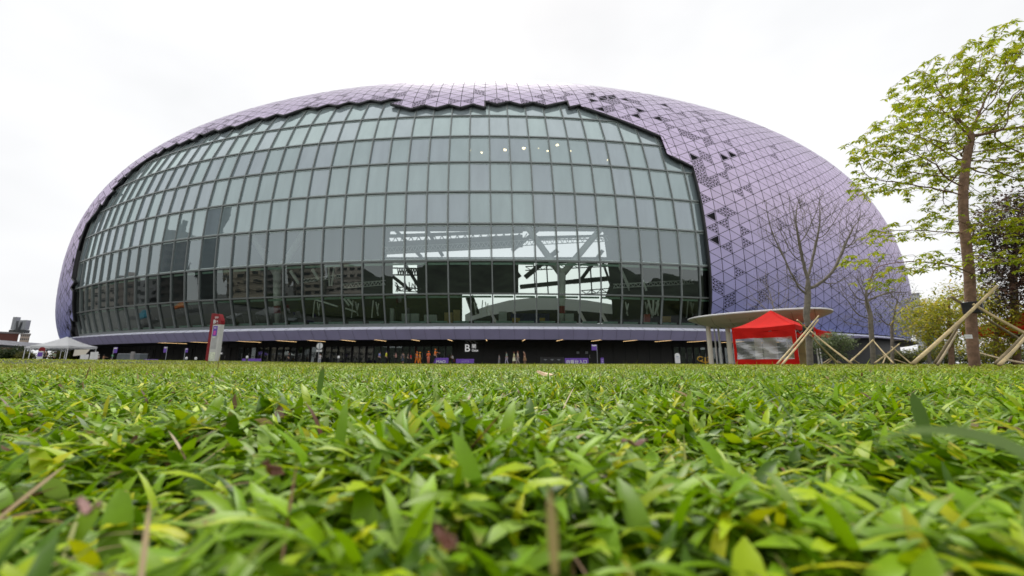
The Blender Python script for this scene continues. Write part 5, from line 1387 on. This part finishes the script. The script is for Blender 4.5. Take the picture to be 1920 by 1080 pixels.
def block(name, label, px0, px1, ytop, D, dep, mat, rows=0, cols=0, wmat=None, ybase=None, cat='building'):
    p0, p1 = at(px0, ytop, D), at(px1, ytop, D); h_ = p0.z; cx_ = (p0.x + p1.x) / 2; az = math.atan2(cx_, D); w_ = (p1.x - p0.x) * math.cos(az)
    t = thing(name, label, cat, (cx_ + math.sin(az) * dep / 2, D + math.cos(az) * dep / 2, 0), -az); MB().box((0, 0, h_ / 2), (w_, dep, h_)).build('wall', mat, t)
    MB().box((0, 0, h_ + .25), (w_ + .4, dep + .4, .5)).build('roof', M['grey'], t)
    for r_ in range(rows):
        for c_ in range(cols):
            MB().box((-w_ / 2 + (c_ + .5) * w_ / cols, -dep / 2 - .03, (r_ + .5) * h_ / rows + .3), (w_ / cols * .55, .12, h_ / rows * .5)).build('window', wmat or hz_d, t)
    return t, h_, w_
brn = pm('brown_cladding', (.13, .045, .03), .7, 0, .1)
block('brown_building', 'brown flat roofed building behind the walkway carrying rooftop vents', -70, 38, 624, 125, 10, brn)
for n_, (x0, x1, y0, lab) in enumerate(((0, 6, 595, 'left tall grey rooftop vent on the brown building'), (12, 17, 601, 'middle grey rooftop vent on the brown building'), (21, 27, 601, 'right grey rooftop vent on the brown building'))):
    a_ = at((x0 + x1) / 2, 625, 127); h_ = at(0, y0, 127).z - a_.z; t = thing('roof_vent', lab, 'vent', (a_.x, 130, a_.z + .3), 0, 'rooftop vents')
    MB().box((0, 0, h_ / 2 + .6), (1.1, 1.2, h_ - 1)).build('housing', M['greysteel'], t); MB().box((0, 0, .5), (1.5, 1.5, 1.0)).build('base', M['darkmetal'], t)
for (x0, y0, x1, y1, lab) in ((31, 623, 33, 602, 'upright lattice mast on the brown building'), (33, 623, 41, 604, 'slanting lattice crane arm on the brown building')):
    m_ = MB(); m_.beam(at(x0, y0, 126), at(x1, y1, 126), .35); tag(m_.build('roof_mast', M['darkmetal']), lab, 'mast')
block('apartment_block', 'distant beige apartment block right of the brown building', 39, 57, 627, 210, 14, pm('beige_render', (.42, .34, .28), .8), 8, 5)
for n_, (x, w_, yt, D_, lab) in enumerate(((12, 3.0, 655, 88, 'dark green bush at the far left under the walkway'), (28, 3.0, 649, 92, 'taller green bush under the walkway beside the post'), (46, 2.4, 660, 88, 'yellowish bush between the walkway posts'), (112, 2.6, 655, 80, 'small yellow green tree seen through the white tents'), (134, 2.4, 657, 82, 'brownish green bush behind the peaked tent'), (-10, 3, 652, 90, 'green bush cut by the left frame edge'))):
    b = at(x, 681, D_); h_ = at(x, yt, D_).z; t = thing('bush', lab, 'bush', (b.x, b.y, 0), 0, 'bushes below the walkway')
    MB().tube([(0, 0, 0), (0, 0, h_ * .5)], .12, 6).build('stem', M['bark'], t)
    u = rng.normal(0, 1, (420, 3)); u /= np.linalg.norm(u, axis=1)[:, None]; u *= rng.random((420, 1)) ** .4; cc = u * np.array([w_ * .8, w_ * .6, h_ * .48]) + np.array([0, 0, h_ * .55])
    V, Fq, C = leaf_cards(cc, .4, 5, mixtint([(.07, .10, .03), (.04, .07, .02), (.12, .14, .04)] if n_ not in (2, 3) else [(.22, .22, .04), (.14, .16, .04), (.3, .26, .06)], (3, 3, 1)), .25); mesh_np('foliage', V, Fq, M['leaf'], t, C)
# right background
block('apartment_tower', 'pale hazy apartment tower glimpsed past the right end of the stadium', 1702, 1723, 552, 190, 16, pm('pale_tower', (.55, .56, .58), .8), 20, 4, pm('tower_window', (.30, .32, .35), .6))
block('far_office_tower', 'blue grey hazy tower behind the yellow green trees', 1724, 1760, 590, 240, 20, pm('blue_grey_tower', (.34, .37, .40), .8), 12, 5, pm('office_window', (.22, .25, .28), .6))
t, _, _ = block('scaffolded_building', 'building wrapped in green scaffold netting behind the trees', 1741, 1749, 622, 120, 5, pm('green_netting', (.04, .30, .22), .9, 0, .3, 1))

for n_, (x, w_, yt, D_, lab) in enumerate(((1722, 3.2, 655, 40, 'low dull green bush at the foot of the hazy tower'), (1775, 3.5, 650, 38, 'low bush behind the dark thin trunk left of the nearest tree'), (1845, 3.5, 648, 36, 'low bush behind the nearest trunk, right side'), (1915, 3.5, 650, 34, 'low bush at the right edge under the red tent'), (1690, 2.5, 662, 42, 'low bush at the right end of the dark stadium wall'))):
    b = at(x, 681, D_); h_ = at(x, yt, D_).z; t = thing('bush', lab, 'bush', (b.x, b.y, 0), 0, 'bushes behind the right hand trees'); MB().tube([(0, 0, 0), (0, 0, h_ * .5)], .1, 6).build('stem', M['bark'], t)
    u = rng.normal(0, 1, (420, 3)); u /= np.linalg.norm(u, axis=1)[:, None]; u *= rng.random((420, 1)) ** .4; cc = u * np.array([w_ * .9, w_ * .5, h_ * .5]) + np.array([0, 0, h_ * .5])
    V, Fq, C = leaf_cards(cc, .24, 6, mixtint([(.16, .18, .05), (.10, .12, .04), (.24, .22, .08)], (3, 3, 1)), .15); mesh_np('foliage', V, Fq, M['leaf'], t, C)
# market tents and trees out of frame on the left, seen mirrored in the lowest panes
for (x, y, c_, lab) in ((-84, 50, (.6, .16, .03), 'orange tent mirrored in the lowest panes at the left'), (-92, 60, (.03, .25, .35), 'teal tent mirrored in the lowest panes at the left'), (-80, 40, (.2, .12, .5), 'purple tent mirrored in the lowest panes'), (-74, 33, (.75, .75, .75), 'white tent mirrored in the lowest panes')):
    popup_tent('market_tent', lab, (x, y, 0), 4, 4, R(30), 2.3, 3.6, pm('tent_cloth', c_, .7), .3, 'tents mirrored in the glass')
for n_, (x, y, lab) in enumerate(((-112, 66, 'dark tree mirrored in the glass, furthest left'), (-106, 50, 'dark tree mirrored in the glass behind the orange tent'), (-100, 30, 'dark tree mirrored in the glass behind the purple tent'), (-96, 8, 'dark tree mirrored in the glass left of the towers'))):
    t = thing('plaza_tree', lab, 'tree', (x, y, 0), 0, 'trees mirrored in the glass'); MB().tube([(0, 0, 0), (0, 0, 4)], [.25, .12], 8).build('trunk', M['bark'], t)
    u = rng.normal(0, 1, (500, 3)); u /= np.linalg.norm(u, axis=1)[:, None]; u *= rng.random((500, 1)) ** .4; cc = u * np.array([3.4, 3.4, 2.8]) + np.array([0, 0, 5.6])
    V, Fq, C = leaf_cards(cc, .5, 5, mixtint([(.07, .10, .03), (.04, .07, .02), (.12, .14, .04)], (3, 3, 1)), .3); mesh_np('crown', V, Fq, M['leaf'], t, C)

# ================================================================ the city behind the camera, seen only mirrored in the glass
city_n = 0
def city(label, x, y, w_, d_, h_, rz, col, floor=3.2, bay=3.6, tower=False):
    t = thing('tower_block' if tower else 'city_block', label, 'building', (x, y, 0), rz)
    m_ = MB(); m_.box((0, 0, h_ / 2), (w_, d_, h_)); m_.box((0, 0, h_ + .5), (w_ * .5, d_ * .5, 3)); m_.build('wall', pm('city_render', col, .8, 0, .15, .1), t)
    wm = MB()
    for side in range(2):
        L_ = (w_, d_)[side]; n_b = max(2, int(L_ / bay)); n_f = max(2, int(h_ / floor))
        for i in range(n_b):
            for f in range(n_f):
                u = -L_ / 2 + (i + .5) * L_ / n_b; z = (f + .55) * h_ / n_f
                for s in (-1, 1):
                    if side == 0: wm.box((u, s * (d_ / 2 + .02), z), (L_ / n_b * .58, .2, floor * .5))
                    else: wm.box((s * (w_ / 2 + .02), u, z), (.2, L_ / n_b * .58, floor * .5))
    wm.build('window_bands', M['darkmetal'], t)
    sm_ = MB()
    for f in range(1, int(h_ / floor)):
        if f % 1 == 0: sm_.box((0, 0, f * floor), (w_ + .9, d_ + .9, .25))
    sm_.build('balcony_slabs', pm('city_slab', tuple(c * .8 for c in col), .8), t)
    if tower:
        for i in (-1, 0, 1): MB().add([(i * w_ * .3 - 2.5, -1, h_ + 2), (i * w_ * .3 + 2.5, -1, h_ + 6), (i * w_ * .3 + 2.5, 1, h_ + 6), (i * w_ * .3 - 2.5, 1, h_ + 2), (i * w_ * .3 - 2.5, -1, h_), (i * w_ * .3 + 2.5, -1, h_), (i * w_ * .3 + 2.5, 1, h_), (i * w_ * .3 - 2.5, 1, h_)], [(0, 1, 2, 3), (4, 7, 6, 5), (0, 4, 5, 1), (1, 5, 6, 2), (2, 6, 7, 3), (3, 7, 4, 0)]).build('roof_fin', M['darkmetal'], t)
city('dark tower with slanted roof fins mirrored in the left of the glass', -196, 26, 20, 24, 60, R(10), (.16, .15, .14), tower=True)
city('taller dark slab tower mirrored beside the finned tower', -184, 3, 10, 13, 79, R(14), (.10, .11, .11), tower=False)
cols_ = [(.42, .38, .32), (.50, .45, .40), (.36, .30, .26), (.46, .46, .46), (.55, .48, .38), (.30, .28, .27)]
spots = [(-235, 118, 40, 22, 30), (-225, 88, 26, 20, 24), (-222, 60, 24, 20, 34), (-212, 40, 22, 18, 20), (-168, -18, 24, 20, 22), (-172, -48, 26, 20, 27), (-160, -80, 28, 22, 24), (-140, -105, 28, 20, 19)]
names = ['first', 'second', 'third', 'fourth', 'fifth', 'sixth', 'seventh', 'eighth', 'ninth', 'tenth', 'eleventh', 'twelfth', 'thirteenth', 'fourteenth', 'fifteenth', 'sixteenth']
for i, (x, y, w_, d_, h_) in enumerate(spots):
    city('low balconied city block mirrored in the lower glass, %s from the left' % names[i], x, y, w_, d_, h_, math.atan2(-x, -(y - 50)) * -1, cols_[i % 6])

# wooded hill far behind the camera: its dark slope is what the middle of the glass mirrors
hx_ = np.linspace(-260, 420, 90); hm_ = MB(); G = []
for x in hx_:
    top = 30 + 11 * math.sin(x * .013 + 1) + 5 * math.sin(x * .045) + 2.5 * math.sin(x * .17)
    G.append([(x, -150 - f * 120 + 8 * math.sin(x * .03), -1 + top * sstep(0, 1, f) ) for f in (0, .15, .3, .5, .7, .85, 1)])
hm_.grid(np.array(G)); tag(hm_.build('hills', pm('wooded_hill', (.035, .045, .03), .95, 0, .6, .08, .8, .5)), kind='structure')
